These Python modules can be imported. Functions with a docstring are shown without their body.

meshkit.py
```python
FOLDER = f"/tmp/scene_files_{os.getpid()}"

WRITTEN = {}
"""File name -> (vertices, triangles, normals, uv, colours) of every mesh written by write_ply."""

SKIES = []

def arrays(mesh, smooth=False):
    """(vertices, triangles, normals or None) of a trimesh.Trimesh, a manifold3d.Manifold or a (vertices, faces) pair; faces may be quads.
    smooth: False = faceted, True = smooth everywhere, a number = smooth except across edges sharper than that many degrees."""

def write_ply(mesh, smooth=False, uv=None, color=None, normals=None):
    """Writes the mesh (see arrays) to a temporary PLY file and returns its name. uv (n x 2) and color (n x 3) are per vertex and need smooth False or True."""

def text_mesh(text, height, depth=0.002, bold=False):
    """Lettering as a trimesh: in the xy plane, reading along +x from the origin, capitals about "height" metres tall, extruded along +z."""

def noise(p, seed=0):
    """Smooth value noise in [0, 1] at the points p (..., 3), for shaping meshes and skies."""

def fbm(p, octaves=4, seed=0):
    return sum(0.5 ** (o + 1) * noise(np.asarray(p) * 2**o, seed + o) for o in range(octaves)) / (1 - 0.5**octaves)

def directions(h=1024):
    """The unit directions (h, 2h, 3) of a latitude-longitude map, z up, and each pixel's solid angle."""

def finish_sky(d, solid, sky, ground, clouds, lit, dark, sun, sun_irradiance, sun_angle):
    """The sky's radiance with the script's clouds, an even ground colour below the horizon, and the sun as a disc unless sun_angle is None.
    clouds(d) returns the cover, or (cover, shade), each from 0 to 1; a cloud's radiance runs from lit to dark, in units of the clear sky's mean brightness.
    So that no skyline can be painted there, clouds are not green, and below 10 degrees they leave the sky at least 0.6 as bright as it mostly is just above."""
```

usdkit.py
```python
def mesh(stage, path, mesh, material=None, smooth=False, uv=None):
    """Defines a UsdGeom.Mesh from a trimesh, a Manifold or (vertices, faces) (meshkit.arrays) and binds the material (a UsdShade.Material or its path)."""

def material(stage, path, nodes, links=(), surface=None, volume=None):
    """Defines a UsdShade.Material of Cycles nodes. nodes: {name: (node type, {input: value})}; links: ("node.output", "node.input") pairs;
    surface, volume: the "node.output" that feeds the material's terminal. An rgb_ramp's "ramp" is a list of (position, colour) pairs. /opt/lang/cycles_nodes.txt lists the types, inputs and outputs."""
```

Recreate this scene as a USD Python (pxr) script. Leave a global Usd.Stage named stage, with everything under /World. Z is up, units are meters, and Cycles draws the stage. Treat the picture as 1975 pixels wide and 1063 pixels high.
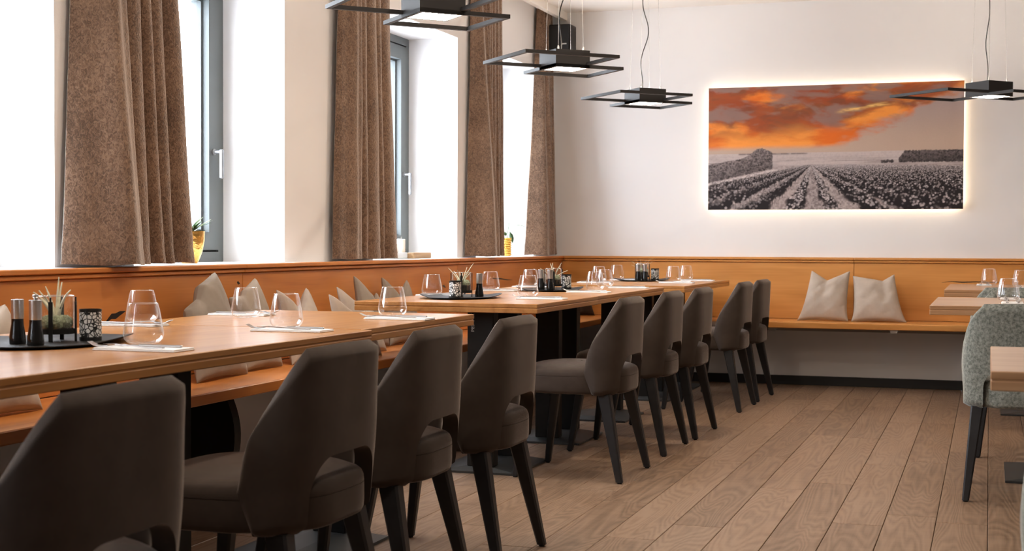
import math, random
import numpy as np
import trimesh
import manifold3d as m3
from pxr import Usd, UsdGeom, UsdLux, UsdShade, Gf, Sdf, Vt
import usdkit, meshkit

stage = Usd.Stage.CreateInMemory()
UsdGeom.SetStageUpAxis(stage, 'Z')
UsdGeom.SetStageMetersPerUnit(stage, 1.0)
UsdGeom.Xform.Define(stage, '/World')

# ------------------------------------------------------------------ camera, sky, exposure
FPX, EYE = 2743.0, np.array([0.0, 0.0, 1.035])
yaw, pitch, roll = math.atan(920.5 / FPX), math.atan(62.7 / FPX), 0.0035
fw = np.array([-math.sin(yaw) * math.cos(pitch), math.cos(yaw) * math.cos(pitch), -math.sin(pitch)])
r0 = np.array([math.cos(yaw), math.sin(yaw), 0.0]); u0 = np.cross(r0, fw)
rt = math.cos(roll) * r0 + math.sin(roll) * u0
up = -math.sin(roll) * r0 + math.cos(roll) * u0
cam = UsdGeom.Camera.Define(stage, '/World/Camera')
cam.CreateHorizontalApertureAttr(36.0)
cam.CreateVerticalApertureAttr(36.0 * 1063 / 1975)
cam.CreateFocalLengthAttr(36.0 * FPX / 1975)
cam.CreateFStopAttr(7.0)
cam.CreateFocusDistanceAttr(5.6)
cam.CreateClippingRangeAttr(Gf.Vec2f(0.05, 500.0))
cam.CreateExposureAttr(0.0)
M = np.eye(4); M[0, :3], M[1, :3], M[2, :3], M[3, :3] = rt, up, -fw, EYE
cam.AddTransformOp().Set(Gf.Matrix4d(*M.ravel().tolist()))

sky = UsdLux.DomeLight.Define(stage, '/World/Sky')
sky.CreateIntensityAttr(3.0)
sky.CreateColorAttr(Gf.Vec3f(0.93, 0.97, 1.04))

# daylight: one large area light in the outer opening of each window
WINS = [(-2.3, -1.1), (0.2, 1.4), (3.20, 4.44), (4.95, 6.245), (7.30, 8.625), (8.98, 10.26)]
SILL, HEAD = 0.938, 2.36
DAY, DAYCOL = 7.2, Gf.Vec3f(0.90, 0.97, 1.08)
for i, (a, b) in enumerate(WINS):
    d = UsdLux.RectLight.Define(stage, f'/World/Daylight_{i + 1}')
    d.CreateWidthAttr(b - a); d.CreateHeightAttr(HEAD - SILL)
    d.CreateIntensityAttr(DAY); d.CreateColorAttr(DAYCOL)
    # a RectLight shines along its -z: turn that to +x (into the room)
    m = Gf.Matrix4d(0, -1, 0, 0,  0, 0, 1, 0,  -1, 0, 0, 0,  -3.82, (a + b) / 2, (SILL + HEAD) / 2, 1)
    d.AddTransformOp().Set(m)

# ------------------------------------------------------------------ materials
def mat(name, nodes, links, surface='p.BSDF'):
    return usdkit.material(stage, '/World/Looks/' + name, nodes, links, surface)

def plain(name, color, rough=0.5, spec=0.5, metallic=0.0, vary=0.0, scale=30.0, bump=0.0, bscale=200.0, coat=0.0, **kw):
    n = {'p': ('principled_bsdf', dict(base_color=color, roughness=rough, metallic=metallic, specular_ior_level=spec, coat_weight=coat, **kw)),
         'tc': ('texture_coordinate', {})}
    l = []
    if vary:
        n['n'] = ('noise_texture', {'scale': scale, 'detail': 4.0})
        c = np.array(color)
        n['r'] = ('rgb_ramp', {'ramp': [(0.25, tuple(c * (1 - vary))), (0.75, tuple(np.minimum(c * (1 + vary), 1)))]})
        l += [('tc.object', 'n.vector'), ('n.fac', 'r.fac'), ('r.color', 'p.base_color')]
    if bump:
        n['bn'] = ('noise_texture', {'scale': bscale, 'detail': 3.0})
        n['b'] = ('bump', {'strength': 1.0, 'distance': bump})
        l += [('tc.object', 'bn.vector'), ('bn.fac', 'b.height'), ('b.normal', 'p.normal')]
    return mat(name, n, l)

def wood(name, ramp, axis, rough=0.4, grain=1.0, spec=0.5, coat=0.0, coat_rough=0.15, rnd=0.12, bump=0.0008, rings=9.0, dark=None, long=0.09, ripple=0.0):
    """Wood with its grain along an axis (0 x, 1 y, 2 z): stretched noise for fibres, distorted rings for cathedral figure."""
    sc = [1.0, 1.0, 1.0]; sc[axis] = long
    sf = [70.0, 70.0, 70.0]; sf[axis] = 2.5
    n = {'tc': ('texture_coordinate', {}), 'oi': ('object_info', {}),
         'off': ('vector_math', {'math_type': 'scale', 'vector1': (13.7, 31.1, 7.3)}),
         'add': ('vector_math', {'math_type': 'add'}),
         'm1': ('mapping', {'mapping_type': 'point', 'scale': tuple(np.array(sc) * rings)}),
         'm2': ('mapping', {'mapping_type': 'point', 'scale': tuple(sf)}),
         'n1': ('noise_texture', {'scale': 1.0, 'detail': 2.0, 'roughness': 0.45, 'distortion': 0.3}),
         'x': ('math', {'math_type': 'multiply', 'value2': 9.0 * grain}),
         's': ('math', {'math_type': 'fraction'}),
         'tri': ('math', {'math_type': 'pingpong', 'value2': 0.5}),
         'n2': ('noise_texture', {'scale': 1.0, 'detail': 4.0, 'roughness': 0.6}),
         'n3': ('noise_texture', {'scale': 1.7, 'detail': 3.0}),
         'a': ('math', {'math_type': 'multiply_add', 'value2': 0.55, 'value3': 0.0}),
         'b': ('math', {'math_type': 'multiply_add', 'value2': 0.50}),
         'c': ('math', {'math_type': 'multiply_add', 'value2': 0.35}),
         'd': ('math', {'math_type': 'multiply_add', 'value2': rnd}),
         'r': ('rgb_ramp', {'ramp': ramp}),
         'm3': ('mapping', {'mapping_type': 'point', 'scale': (5.0, 34.0, 5.0)}), 'n4': ('noise_texture', {'scale': 1.0, 'detail': 2.0}),
         'e': ('math', {'math_type': 'multiply_add', 'value2': ripple}),
         'bp': ('bump', {'strength': 0.6, 'distance': bump}),
         'p': ('principled_bsdf', dict(roughness=rough, specular_ior_level=spec, coat_weight=coat, coat_roughness=coat_rough))}
    l = [('oi.random', 'off.scale'), ('tc.object', 'add.vector1'), ('off.vector', 'add.vector2'),
         ('add.vector', 'm1.vector'), ('add.vector', 'm2.vector'), ('m1.vector', 'n1.vector'), ('m2.vector', 'n2.vector'),
         ('m1.vector', 'n3.vector'), ('n1.fac', 'x.value1'), ('x.value', 'tri.value1'),
         ('tri.value', 'a.value1'), ('n2.fac', 'b.value1'), ('a.value', 'b.value3'),
         ('n3.fac', 'c.value1'), ('b.value', 'c.value3'), ('oi.random', 'd.value1'), ('c.value', 'd.value3'),
         ('add.vector', 'm3.vector'), ('m3.vector', 'n4.vector'), ('n4.fac', 'e.value1'), ('d.value', 'e.value3'),
         ('e.value', 'r.fac'), ('r.color', 'p.base_color'), ('e.value', 'bp.height'), ('bp.normal', 'p.normal')]
    del n['s']
    return mat(name, n, l)

WALL = plain('wall_white', (0.84, 0.83, 0.83), 0.85, 0.2, bump=0.0006, bscale=260)
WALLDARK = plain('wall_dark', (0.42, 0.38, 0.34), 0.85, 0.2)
REVEAL = plain('reveal_white', (0.86, 0.86, 0.86), 0.8, 0.2, bump=0.0004, bscale=260)
CEIL = plain('ceiling_white', (0.84, 0.80, 0.75), 0.9, 0.1)
BLACKBASE = plain('black_skirting', (0.012, 0.012, 0.013), 0.45)
ANTH = plain('anthracite_frame', (0.13, 0.15, 0.155), 0.45, 0.5, vary=0.08, scale=300)
GAP = plain('black_gasket', (0.006, 0.006, 0.006), 0.7)
STEEL = plain('brushed_steel', (0.62, 0.62, 0.62), 0.28, metallic=1.0)
HANDLE = plain('grey_handle', (0.30, 0.31, 0.32), 0.4, 0.4, metallic=0.6)
BLACKMETAL = plain('black_metal', (0.012, 0.0115, 0.011), 0.5, 0.3, vary=0.15, scale=60)
BASEMETAL = plain('cast_black_base', (0.045, 0.047, 0.048), 0.38, 0.6, vary=0.15, scale=80, bump=0.0004, bscale=500)
LAMPMETAL = plain('lamp_black', (0.020, 0.018, 0.017), 0.5, 0.5)
LEGBLACK = plain('black_stained_leg', (0.016, 0.016, 0.018), 0.42, 0.5, vary=0.2, scale=40, bump=0.0003, bscale=200)
GLOSSBLACK = plain('gloss_black', (0.008, 0.008, 0.008), 0.08, 0.6)
LINEN = plain('white_napkin', (0.86, 0.86, 0.87), 0.8, 0.2, bump=0.0003, bscale=900)
WAX = plain('white_wax', (0.85, 0.83, 0.78), 0.55, 0.4)
WICK = plain('wick', (0.45, 0.42, 0.36), 0.9)
GOLD = plain('hammered_gold', (0.85, 0.55, 0.16), 0.28, metallic=1.0, bump=0.004, bscale=60)
GOLDB = plain('gold_beads', (0.9, 0.58, 0.14), 0.25, metallic=1.0)
SOIL = plain('dark_soil', (0.02, 0.017, 0.013), 0.9, 0.2, vary=0.4, scale=200)
MOSS = plain('pale_moss', (0.33, 0.36, 0.23), 0.9, 0.2, vary=0.45, scale=160, bump=0.004, bscale=300)
GLASSY = mat('clear_glass', {'t': ('transparent_bsdf', {'color': (0.985, 0.985, 0.985)}), 'g': ('glossy_bsdf', {'color': (1, 1, 1), 'roughness': 0.02}),
                            'lw': ('layer_weight', {'blend': 0.5}), 'pw': ('math', {'math_type': 'power', 'value2': 2.3}), 'pw2': ('math', {'math_type': 'power', 'value2': 4.0}),
                            'ma': ('math', {'math_type': 'multiply_add', 'value2': 0.85, 'value3': 0.06}), 'mb': ('math', {'math_type': 'multiply', 'value2': 0.45}),
                            'm': ('mix_closure', {}), 'd': ('translucent_bsdf', {'color': (0.95, 0.95, 0.95)}), 'e': ('diffuse_bsdf', {'color': (0.95, 0.95, 0.95)}),
                            'de': ('mix_closure', {'fac': 0.5}), 'm2': ('mix_closure', {})},
             [('lw.facing', 'pw.value1'), ('lw.facing', 'pw2.value1'), ('pw.value', 'ma.value1'), ('pw2.value', 'mb.value1'), ('ma.value', 'm.fac'), ('t.BSDF', 'm.closure1'), ('g.BSDF', 'm.closure2'),
              ('d.BSDF', 'de.closure1'), ('e.BSDF', 'de.closure2'), ('mb.value', 'm2.fac'), ('m.closure', 'm2.closure1'), ('de.closure', 'm2.closure2')], 'm2.closure')
GLASSRIM = mat('glass_rim', {'t': ('transparent_bsdf', {'color': (0.95, 0.95, 0.95)}), 'g': ('glossy_bsdf', {'color': (1, 1, 1), 'roughness': 0.12}), 'm': ('mix_closure', {'fac': 0.55})},
               [('t.BSDF', 'm.closure1'), ('g.BSDF', 'm.closure2')], 'm.closure')
PANE = mat('window_pane', {'t': ('transparent_bsdf', {'color': (0.97, 0.98, 0.98)}), 'g': ('glossy_bsdf', {'color': (1, 1, 1), 'roughness': 0.0}),
                           'lw': ('layer_weight', {'blend': 0.5}), 'pw': ('math', {'math_type': 'power', 'value2': 5.0}),
                           'ma': ('math', {'math_type': 'multiply_add', 'value2': 0.6, 'value3': 0.03}), 'm': ('mix_closure', {})},
           [('lw.facing', 'pw.value1'), ('pw.value', 'ma.value1'), ('ma.value', 'm.fac'), ('t.BSDF', 'm.closure1'), ('g.BSDF', 'm.closure2')], 'm.closure')
GLOW = mat('warm_led_panel', {'e': ('emission', {'color': (1.0, 0.86, 0.70), 'strength': 24.0})}, [], 'e.emission')
UPGLOW = mat('warm_uplight_panel', {'e': ('emission', {'color': (1.0, 0.87, 0.73), 'strength': 88.0})}, [], 'e.emission')
LED = mat('warm_led_strip', {'e': ('emission', {'color': (1.0, 0.80, 0.58), 'strength': 13.0})}, [], 'e.emission')
GRAVEL = plain('pale_paving', (0.5, 0.5, 0.5), 0.9, vary=0.1, scale=5)

FLOORW = wood('oak_floor', [(0.30, (0.085, 0.050, 0.030)), (0.58, (0.185, 0.116, 0.073)), (0.88, (0.29, 0.190, 0.125)), (1.15, (0.36, 0.25, 0.175))],
              1, rough=0.42, grain=3.6, spec=0.45, rnd=0.22, bump=0.0010, rings=5.0, long=0.10, ripple=0.26)
PANELX = wood('oak_panel_x', [(0.15, (0.38, 0.135, 0.028)), (0.5, (0.57, 0.24, 0.055)), (0.85, (0.68, 0.31, 0.085)), (1.0, (0.72, 0.36, 0.11))],
              0, rough=0.38, spec=0.5, rnd=0.10, bump=0.0004, rings=3.0, long=0.18, grain=0.7)
PANELY = wood('oak_panel_y', [(0.15, (0.35, 0.105, 0.020)), (0.5, (0.52, 0.18, 0.036)), (0.85, (0.62, 0.24, 0.06)), (1.0, (0.66, 0.28, 0.08))],
              1, rough=0.38, spec=0.5, rnd=0.10, bump=0.0004, rings=3.0, long=0.18, grain=0.7)
TABLEY = wood('oak_table', [(0.15, (0.25, 0.09, 0.022)), (0.5, (0.41, 0.175, 0.045)), (0.85, (0.50, 0.235, 0.070)), (1.0, (0.55, 0.28, 0.095))],
              1, rough=0.34, spec=0.5, coat=0.2, coat_rough=0.14, rnd=0.10, bump=0.0003, rings=4.0, long=0.12, grain=0.8)
TABLEX = wood('oak_table_pale', [(0.15, (0.28, 0.135, 0.06)), (0.5, (0.44, 0.235, 0.115)), (0.85, (0.54, 0.31, 0.165)), (1.0, (0.60, 0.37, 0.21))],
              0, rough=0.30, spec=0.5, coat=0.3, coat_rough=0.12, rnd=0.10, bump=0.0003, rings=4.0, long=0.12, grain=0.8)
BLOCKW = wood('candle_board_wood', [(0.2, (0.25, 0.14, 0.06)), (0.8, (0.42, 0.26, 0.13))], 1, rough=0.5)
CRACK = plain('filled_wood_crack', (0.012, 0.008, 0.006), 0.5)

def velvet(name, lo, hi, scale, sheen, bump=0.0006, rough=0.8, tint=(1, 1, 1), grain=900.0, srough=0.35):
    return mat(name, {'tc': ('texture_coordinate', {}), 'n': ('noise_texture', {'scale': scale, 'detail': 5.0, 'roughness': 0.65}),
                      'r': ('rgb_ramp', {'ramp': [(0.32, lo), (0.68, hi)]}),
                      'bn': ('noise_texture', {'scale': grain, 'detail': 2.0}), 'b': ('bump', {'strength': 0.8, 'distance': bump}),
                      'p': ('principled_bsdf', dict(roughness=rough, specular_ior_level=0.15, sheen_weight=sheen, sheen_roughness=srough, sheen_tint=tint))},
               [('tc.object', 'n.vector'), ('n.fac', 'r.fac'), ('r.color', 'p.base_color'), ('tc.object', 'bn.vector'), ('bn.fac', 'b.height'), ('b.normal', 'p.normal')])
TAUPE = velvet('taupe_velvet', (0.052, 0.039, 0.032), (0.071, 0.054, 0.045), 9.0, 0.65, tint=(1.0, 0.88, 0.80), srough=0.25)
GREENV = velvet('grey_green_velvet', (0.095, 0.105, 0.092), (0.32, 0.335, 0.30), 85.0, 0.7, grain=500.0)
CURTAIN = mat('mottled_brown_velour', {
    'tc': ('texture_coordinate', {}), 'mp': ('mapping', {'mapping_type': 'point', 'scale': (80.0, 80.0, 60.0)}),
    'n': ('noise_texture', {'scale': 1.0, 'detail': 4.0, 'roughness': 0.6, 'distortion': 1.6}),
    'n0': ('noise_texture', {'scale': 5.0, 'detail': 2.0}),
    'ad': ('math', {'math_type': 'multiply_add', 'value2': 0.35}),
    'sc': ('math', {'math_type': 'multiply', 'value2': 0.74}),
    'r': ('rgb_ramp', {'ramp': [(0.40, (0.085, 0.044, 0.023)), (0.50, (0.165, 0.092, 0.052)), (0.62, (0.26, 0.16, 0.10))]}),
    'b': ('bump', {'strength': 0.9, 'distance': 0.004}),
    'p': ('principled_bsdf', dict(roughness=0.6, specular_ior_level=0.35, sheen_weight=1.0, sheen_roughness=0.45, sheen_tint=(1.0, 0.95, 0.90)))},
    [('tc.object', 'mp.vector'), ('mp.vector', 'n.vector'), ('tc.object', 'n0.vector'), ('n0.fac', 'ad.value1'), ('n.fac', 'ad.value3'), ('ad.value', 'sc.value1'),
     ('sc.value', 'r.fac'), ('r.color', 'p.base_color'), ('n.fac', 'b.height'), ('b.normal', 'p.normal')])
CUSH = velvet('beige_cotton', (0.42, 0.345, 0.285), (0.50, 0.42, 0.35), 6.0, 0.15, rough=0.85, grain=1200.0, bump=0.0003)
CUSHT = velvet('taupe_cotton', (0.30, 0.25, 0.205), (0.37, 0.31, 0.255), 6.0, 0.15, rough=0.85, grain=1200.0, bump=0.0003)
CUSHD = velvet('dark_brown_cotton', (0.035, 0.022, 0.015), (0.05, 0.032, 0.022), 6.0, 0.1, rough=0.85, grain=1200.0, bump=0.0003)
LEAFG = mat('dark_green_leaf', {'tc': ('texture_coordinate', {}), 'n': ('noise_texture', {'scale': 40.0}), 'r': ('rgb_ramp', {'ramp': [(0.35, (0.05, 0.10, 0.05)), (0.65, (0.12, 0.20, 0.11))]}),
                                'p': ('principled_bsdf', dict(roughness=0.4)), 't': ('translucent_bsdf', {'color': (0.2, 0.35, 0.12)}), 'm': ('mix_closure', {'fac': 0.25})},
            [('tc.object', 'n.vector'), ('n.fac', 'r.fac'), ('r.color', 'p.base_color'), ('p.BSDF', 'm.closure1'), ('t.BSDF', 'm.closure2')], 'm.closure')
LEAFV = mat('variegated_leaf', {'tc': ('texture_coordinate', {}), 'n': ('noise_texture', {'scale': 45.0, 'detail': 3.0}), 'r': ('rgb_ramp', {'ramp': [(0.42, (0.12, 0.22, 0.12)), (0.55, (0.62, 0.66, 0.52))]}),
                                'p': ('principled_bsdf', dict(roughness=0.4)), 't': ('translucent_bsdf', {'color': (0.5, 0.6, 0.35)}), 'm': ('mix_closure', {'fac': 0.25})},
            [('tc.object', 'n.vector'), ('n.fac', 'r.fac'), ('r.color', 'p.base_color'), ('p.BSDF', 'm.closure1'), ('t.BSDF', 'm.closure2')], 'm.closure')
AIRLEAF = plain('pale_air_plant', (0.66, 0.63, 0.47), 0.7, 0.2, vary=0.2, scale=60)
PERF = mat('perforated_black_sleeve', {'tc': ('texture_coordinate', {}), 'v': ('voronoi_texture', {'scale': 105.0, 'feature': 'distance_to_edge'}),
                                      'r': ('rgb_ramp', {'ramp': [(0.0, (0.008, 0.008, 0.008)), (0.10, (0.008, 0.008, 0.008)), (0.13, (0.86, 0.85, 0.83)), (1.0, (0.86, 0.85, 0.83))]}),
                                      'p': ('principled_bsdf', dict(roughness=0.5))},
           [('tc.object', 'v.vector'), ('v.distance', 'r.fac'), ('r.color', 'p.base_color')])
PRINT = mat('printed_canvas', {'a': ('attribute', {'attribute': 'print_color'}), 'p': ('principled_bsdf', dict(roughness=0.6, specular_ior_level=0.25))}, [('a.color', 'p.base_color')])
CANVAS = plain('canvas_edge', (0.55, 0.5, 0.45), 0.8)
CREAM = plain('print_white', (0.85, 0.85, 0.85), 0.6)

# ------------------------------------------------------------------ helpers
used = {}
def numbered(parent, name):
    k = (parent, name); used[k] = used.get(k, -1) + 1
    return f'{parent}/{name}' + (f'_{used[k]:03d}' if used[k] else '')

def setd(prim, label=None, cat=None, group=None, kind=None):
    for k, v in (('label', label), ('category', cat), ('group', group), ('kind', kind)):
        if v: prim.SetCustomDataByKey(k, v)
    return prim

def thing(name, label, cat, loc=(0, 0, 0), rz=0.0, group=None, kind=None, scale=None):
    x = UsdGeom.Xform.Define(stage, numbered('/World', name))
    x.AddTranslateOp().Set(Gf.Vec3d(*map(float, loc)))
    x.AddRotateZOp().Set(float(math.degrees(rz)))
    return setd(x.GetPrim(), label, cat, group, kind)

def part(parent, name, mesh, material, smooth=False, label=None, kind=None):
    base = str(parent.GetPath()) if parent else '/World'
    return setd(usdkit.mesh(stage, numbered(base, name), mesh, material, smooth).GetPrim(), label, None, None, kind)

def single(name, mesh, material, label, cat, smooth=False, group=None, kind=None):
    return setd(usdkit.mesh(stage, numbered('/World', name), mesh, material, smooth).GetPrim(), label, cat, group, kind)

def dup(src, name, label, loc, rz=0.0, group=None, cat=None):
    was = src.GetCustomData()
    r = thing(name, label, cat or was['category'], loc, rz, group or was.get('group'))
    r.GetReferences().AddInternalReference(src.GetPath()); r.SetInstanceable(True)
    return r

def box(x0, x1, y0, y1, z0, z1):
    m = trimesh.creation.box([x1 - x0, y1 - y0, z1 - z0]); m.apply_translation([(x0 + x1) / 2, (y0 + y1) / 2, (z0 + z1) / 2]); return m

def rbox(x0, x1, y0, y1, z0, z1, r=0.003):
    """A box with chamfered edges."""
    lo, hi = np.array([x0, y0, z0], float), np.array([x1, y1, z1], float)
    P = []
    for k in range(3):
        for c in np.ndindex(2, 2, 2):
            p = np.where(np.array(c) == 0, lo + r, hi - r)
            p[k] = lo[k] if c[k] == 0 else hi[k]
            P.append(p)
    return trimesh.convex.convex_hull(np.array(P))

def cat(*ms): return trimesh.util.concatenate([m for m in ms])

def man(m): return m3.Manifold(m3.Mesh(np.asarray(m.vertices, np.float32), np.asarray(m.faces, np.uint32)))

def tri(m):
    q = m.to_mesh(); return trimesh.Trimesh(q.vert_properties[:, :3], q.tri_verts, process=False)

def lathe(profile, n=32, close=True):
    p = np.asarray(profile, float)
    return fixn(trimesh.creation.revolve(p, sections=n))

def tube(points, radius, sides=8):
    p = np.asarray(points, float); n = len(p)
    rad = np.broadcast_to(radius, (n,))
    t = np.gradient(p, axis=0); t /= np.linalg.norm(t, axis=1, keepdims=True) + 1e-12
    ref = np.where(np.abs(t[:, 2:]) < 0.9, [0, 0, 1.0], [1.0, 0, 0])
    a = np.cross(t, ref); a /= np.linalg.norm(a, axis=1, keepdims=True); b = np.cross(t, a)
    ang = np.arange(sides) * 2 * np.pi / sides
    v = p[:, None] + rad[:, None, None] * (np.cos(ang)[None, :, None] * a[:, None] + np.sin(ang)[None, :, None] * b[:, None])
    v = v.reshape(-1, 3); f = []
    for i in range(n - 1):
        for j in range(sides):
            k = (j + 1) % sides
            f += [[i * sides + j, (i + 1) * sides + j, (i + 1) * sides + k], [i * sides + j, (i + 1) * sides + k, i * sides + k]]
    c0, c1 = len(v), len(v) + 1
    v = np.vstack([v, p[0], p[-1]])
    for j in range(sides):
        k = (j + 1) % sides
        f += [[c0, j, k], [c1, (n - 1) * sides + k, (n - 1) * sides + j]]
    m = trimesh.Trimesh(v, f, process=False); fixn(m); return m

def fixn(m):
    if m.volume < 0: m.invert()
    return m

def stitch(idx, N):
    """Rim faces between a grid (indices idx) and its copy N vertices further on, wound to match gridmesh."""
    F = []
    for e, fwd in ((idx[0], False), (idx[-1], True), (idx[:, 0], True), (idx[:, -1], False)):
        a, b = (e[:-1], e[1:]) if fwd else (e[1:], e[:-1])
        F.append(np.concatenate([np.stack([a, b, b + N], -1), np.stack([a, b + N, a + N], -1)]))
    return F

def gridmesh(P, close_u=False):
    """Faces of a (rows, cols, 3) grid."""
    r, c = P.shape[:2]; f = []
    idx = np.arange(r * c).reshape(r, c)
    a, b, d, e = idx[:-1, :-1], idx[:-1, 1:], idx[1:, 1:], idx[1:, :-1]
    f = np.concatenate([np.stack([a, b, d], -1).reshape(-1, 3), np.stack([a, d, e], -1).reshape(-1, 3)])
    if close_u:
        a, b, d, e = idx[:-1, -1], idx[:-1, 0], idx[1:, 0], idx[1:, -1]
        f = np.concatenate([f, np.stack([a, b, d], -1), np.stack([a, d, e], -1)])
    return P.reshape(-1, 3), f

def hull(pts): return trimesh.convex.convex_hull(np.asarray(pts, float))

def bar(p, q, w, h):
    """A square bar between two points."""
    p, q = np.asarray(p, float), np.asarray(q, float); t = (q - p) / np.linalg.norm(q - p)
    s = np.cross(t, [0, 0, 1.0]); s = s / np.linalg.norm(s) if np.linalg.norm(s) > 1e-6 else np.array([1.0, 0, 0])
    u = np.cross(s, t)
    return hull([c + i * s * w / 2 + j * u * h / 2 for c in (p, q) for i in (-1, 1) for j in (-1, 1)])

# ------------------------------------------------------------------ the room
XW, YB, ZC = -3.27, 10.60, 2.815           # window wall face, back wall face, ceiling
XR, YF = 5.4, -3.6
XF = -3.61                                 # room face of the window frames

# floor: wide oak planks laid along the room, each its own board
fl = thing('floor', None, None, kind='structure')
PW, G = 0.1833, 0.0009
rng = random.Random(7)
known = {-1: [5.95], -2: [4.95, 6.95], -3: [4.95 - 0.4, 6.93 + 0.02], -4: [5.55, 7.95], -5: [6.14, 3.9], -8: [5.5]}
for k in range(-18, 6):
    x0, x1 = 0.005 + k * PW, 0.005 + (k + 1) * PW
    y = 1.2 + rng.uniform(-1.9, 0)
    cuts = [y]
    while y < YB:
        y += rng.uniform(1.15, 2.1); cuts.append(y)
    cuts[-1] = YB
    for a, b in zip(cuts, cuts[1:]):
        if b - a < 0.05: continue
        part(fl, 'plank', rbox(x0 + G, x1 - G, a + G, b - G, -0.018, rng.uniform(-0.0004, 0.0), 0.0018), FLOORW)
part(fl, 'subfloor', box(-3.8, XR + 0.2, YF - 0.2, YB + 0.2, -0.08, -0.019), GAP)
part(fl, 'boarding', cat(box(-3.3, XR, YF, -0.7, -0.018, -0.001), box(0.005 + 6 * PW + G, XR, -0.7, YB, -0.018, -0.001)), FLOORW)

# window wall with its deep reveals
w = man(box(-3.80, XW, YF, YB + 0.2, 0, 2.9))
for a, b in WINS:
    w -= man(box(-3.9, XW + 0.1, a, b, SILL - 0.02, HEAD))
wl = thing('wall_left', None, None, kind='structure')
part(wl, 'masonry', tri(w), WALL)
part(wl, 'parapet', box(XW, -3.170, YF, YB, 0, SILL - 0.012), WALL)
part(wl, 'curtain_pelmet', box(-3.155, -3.115, YF, YB, 2.755, ZC), CEIL)
part(thing('wall_back', None, None, kind='structure'), 'masonry', box(-3.8, XR + 0.2, YB, YB + 0.2, 0, 2.9), WALL)
part(thing('wall_right', None, None, kind='structure'), 'masonry', box(XR, XR + 0.2, YF, YB, 0, 2.9), WALLDARK)
part(thing('wall_front', None, None, kind='structure'), 'masonry', box(-3.8, XR + 0.2, YF - 0.2, YF, 0, 2.9), WALLDARK)
part(thing('ceiling', None, None, kind='structure'), 'plaster', box(-3.8, XR + 0.2, YF - 0.2, YB + 0.2, ZC, ZC + 0.15), CEIL)
part(thing('ground', None, None, kind='structure'), 'paving', box(-40, -3.85, -30, 45, -0.7, -0.6), GRAVEL)

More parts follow.
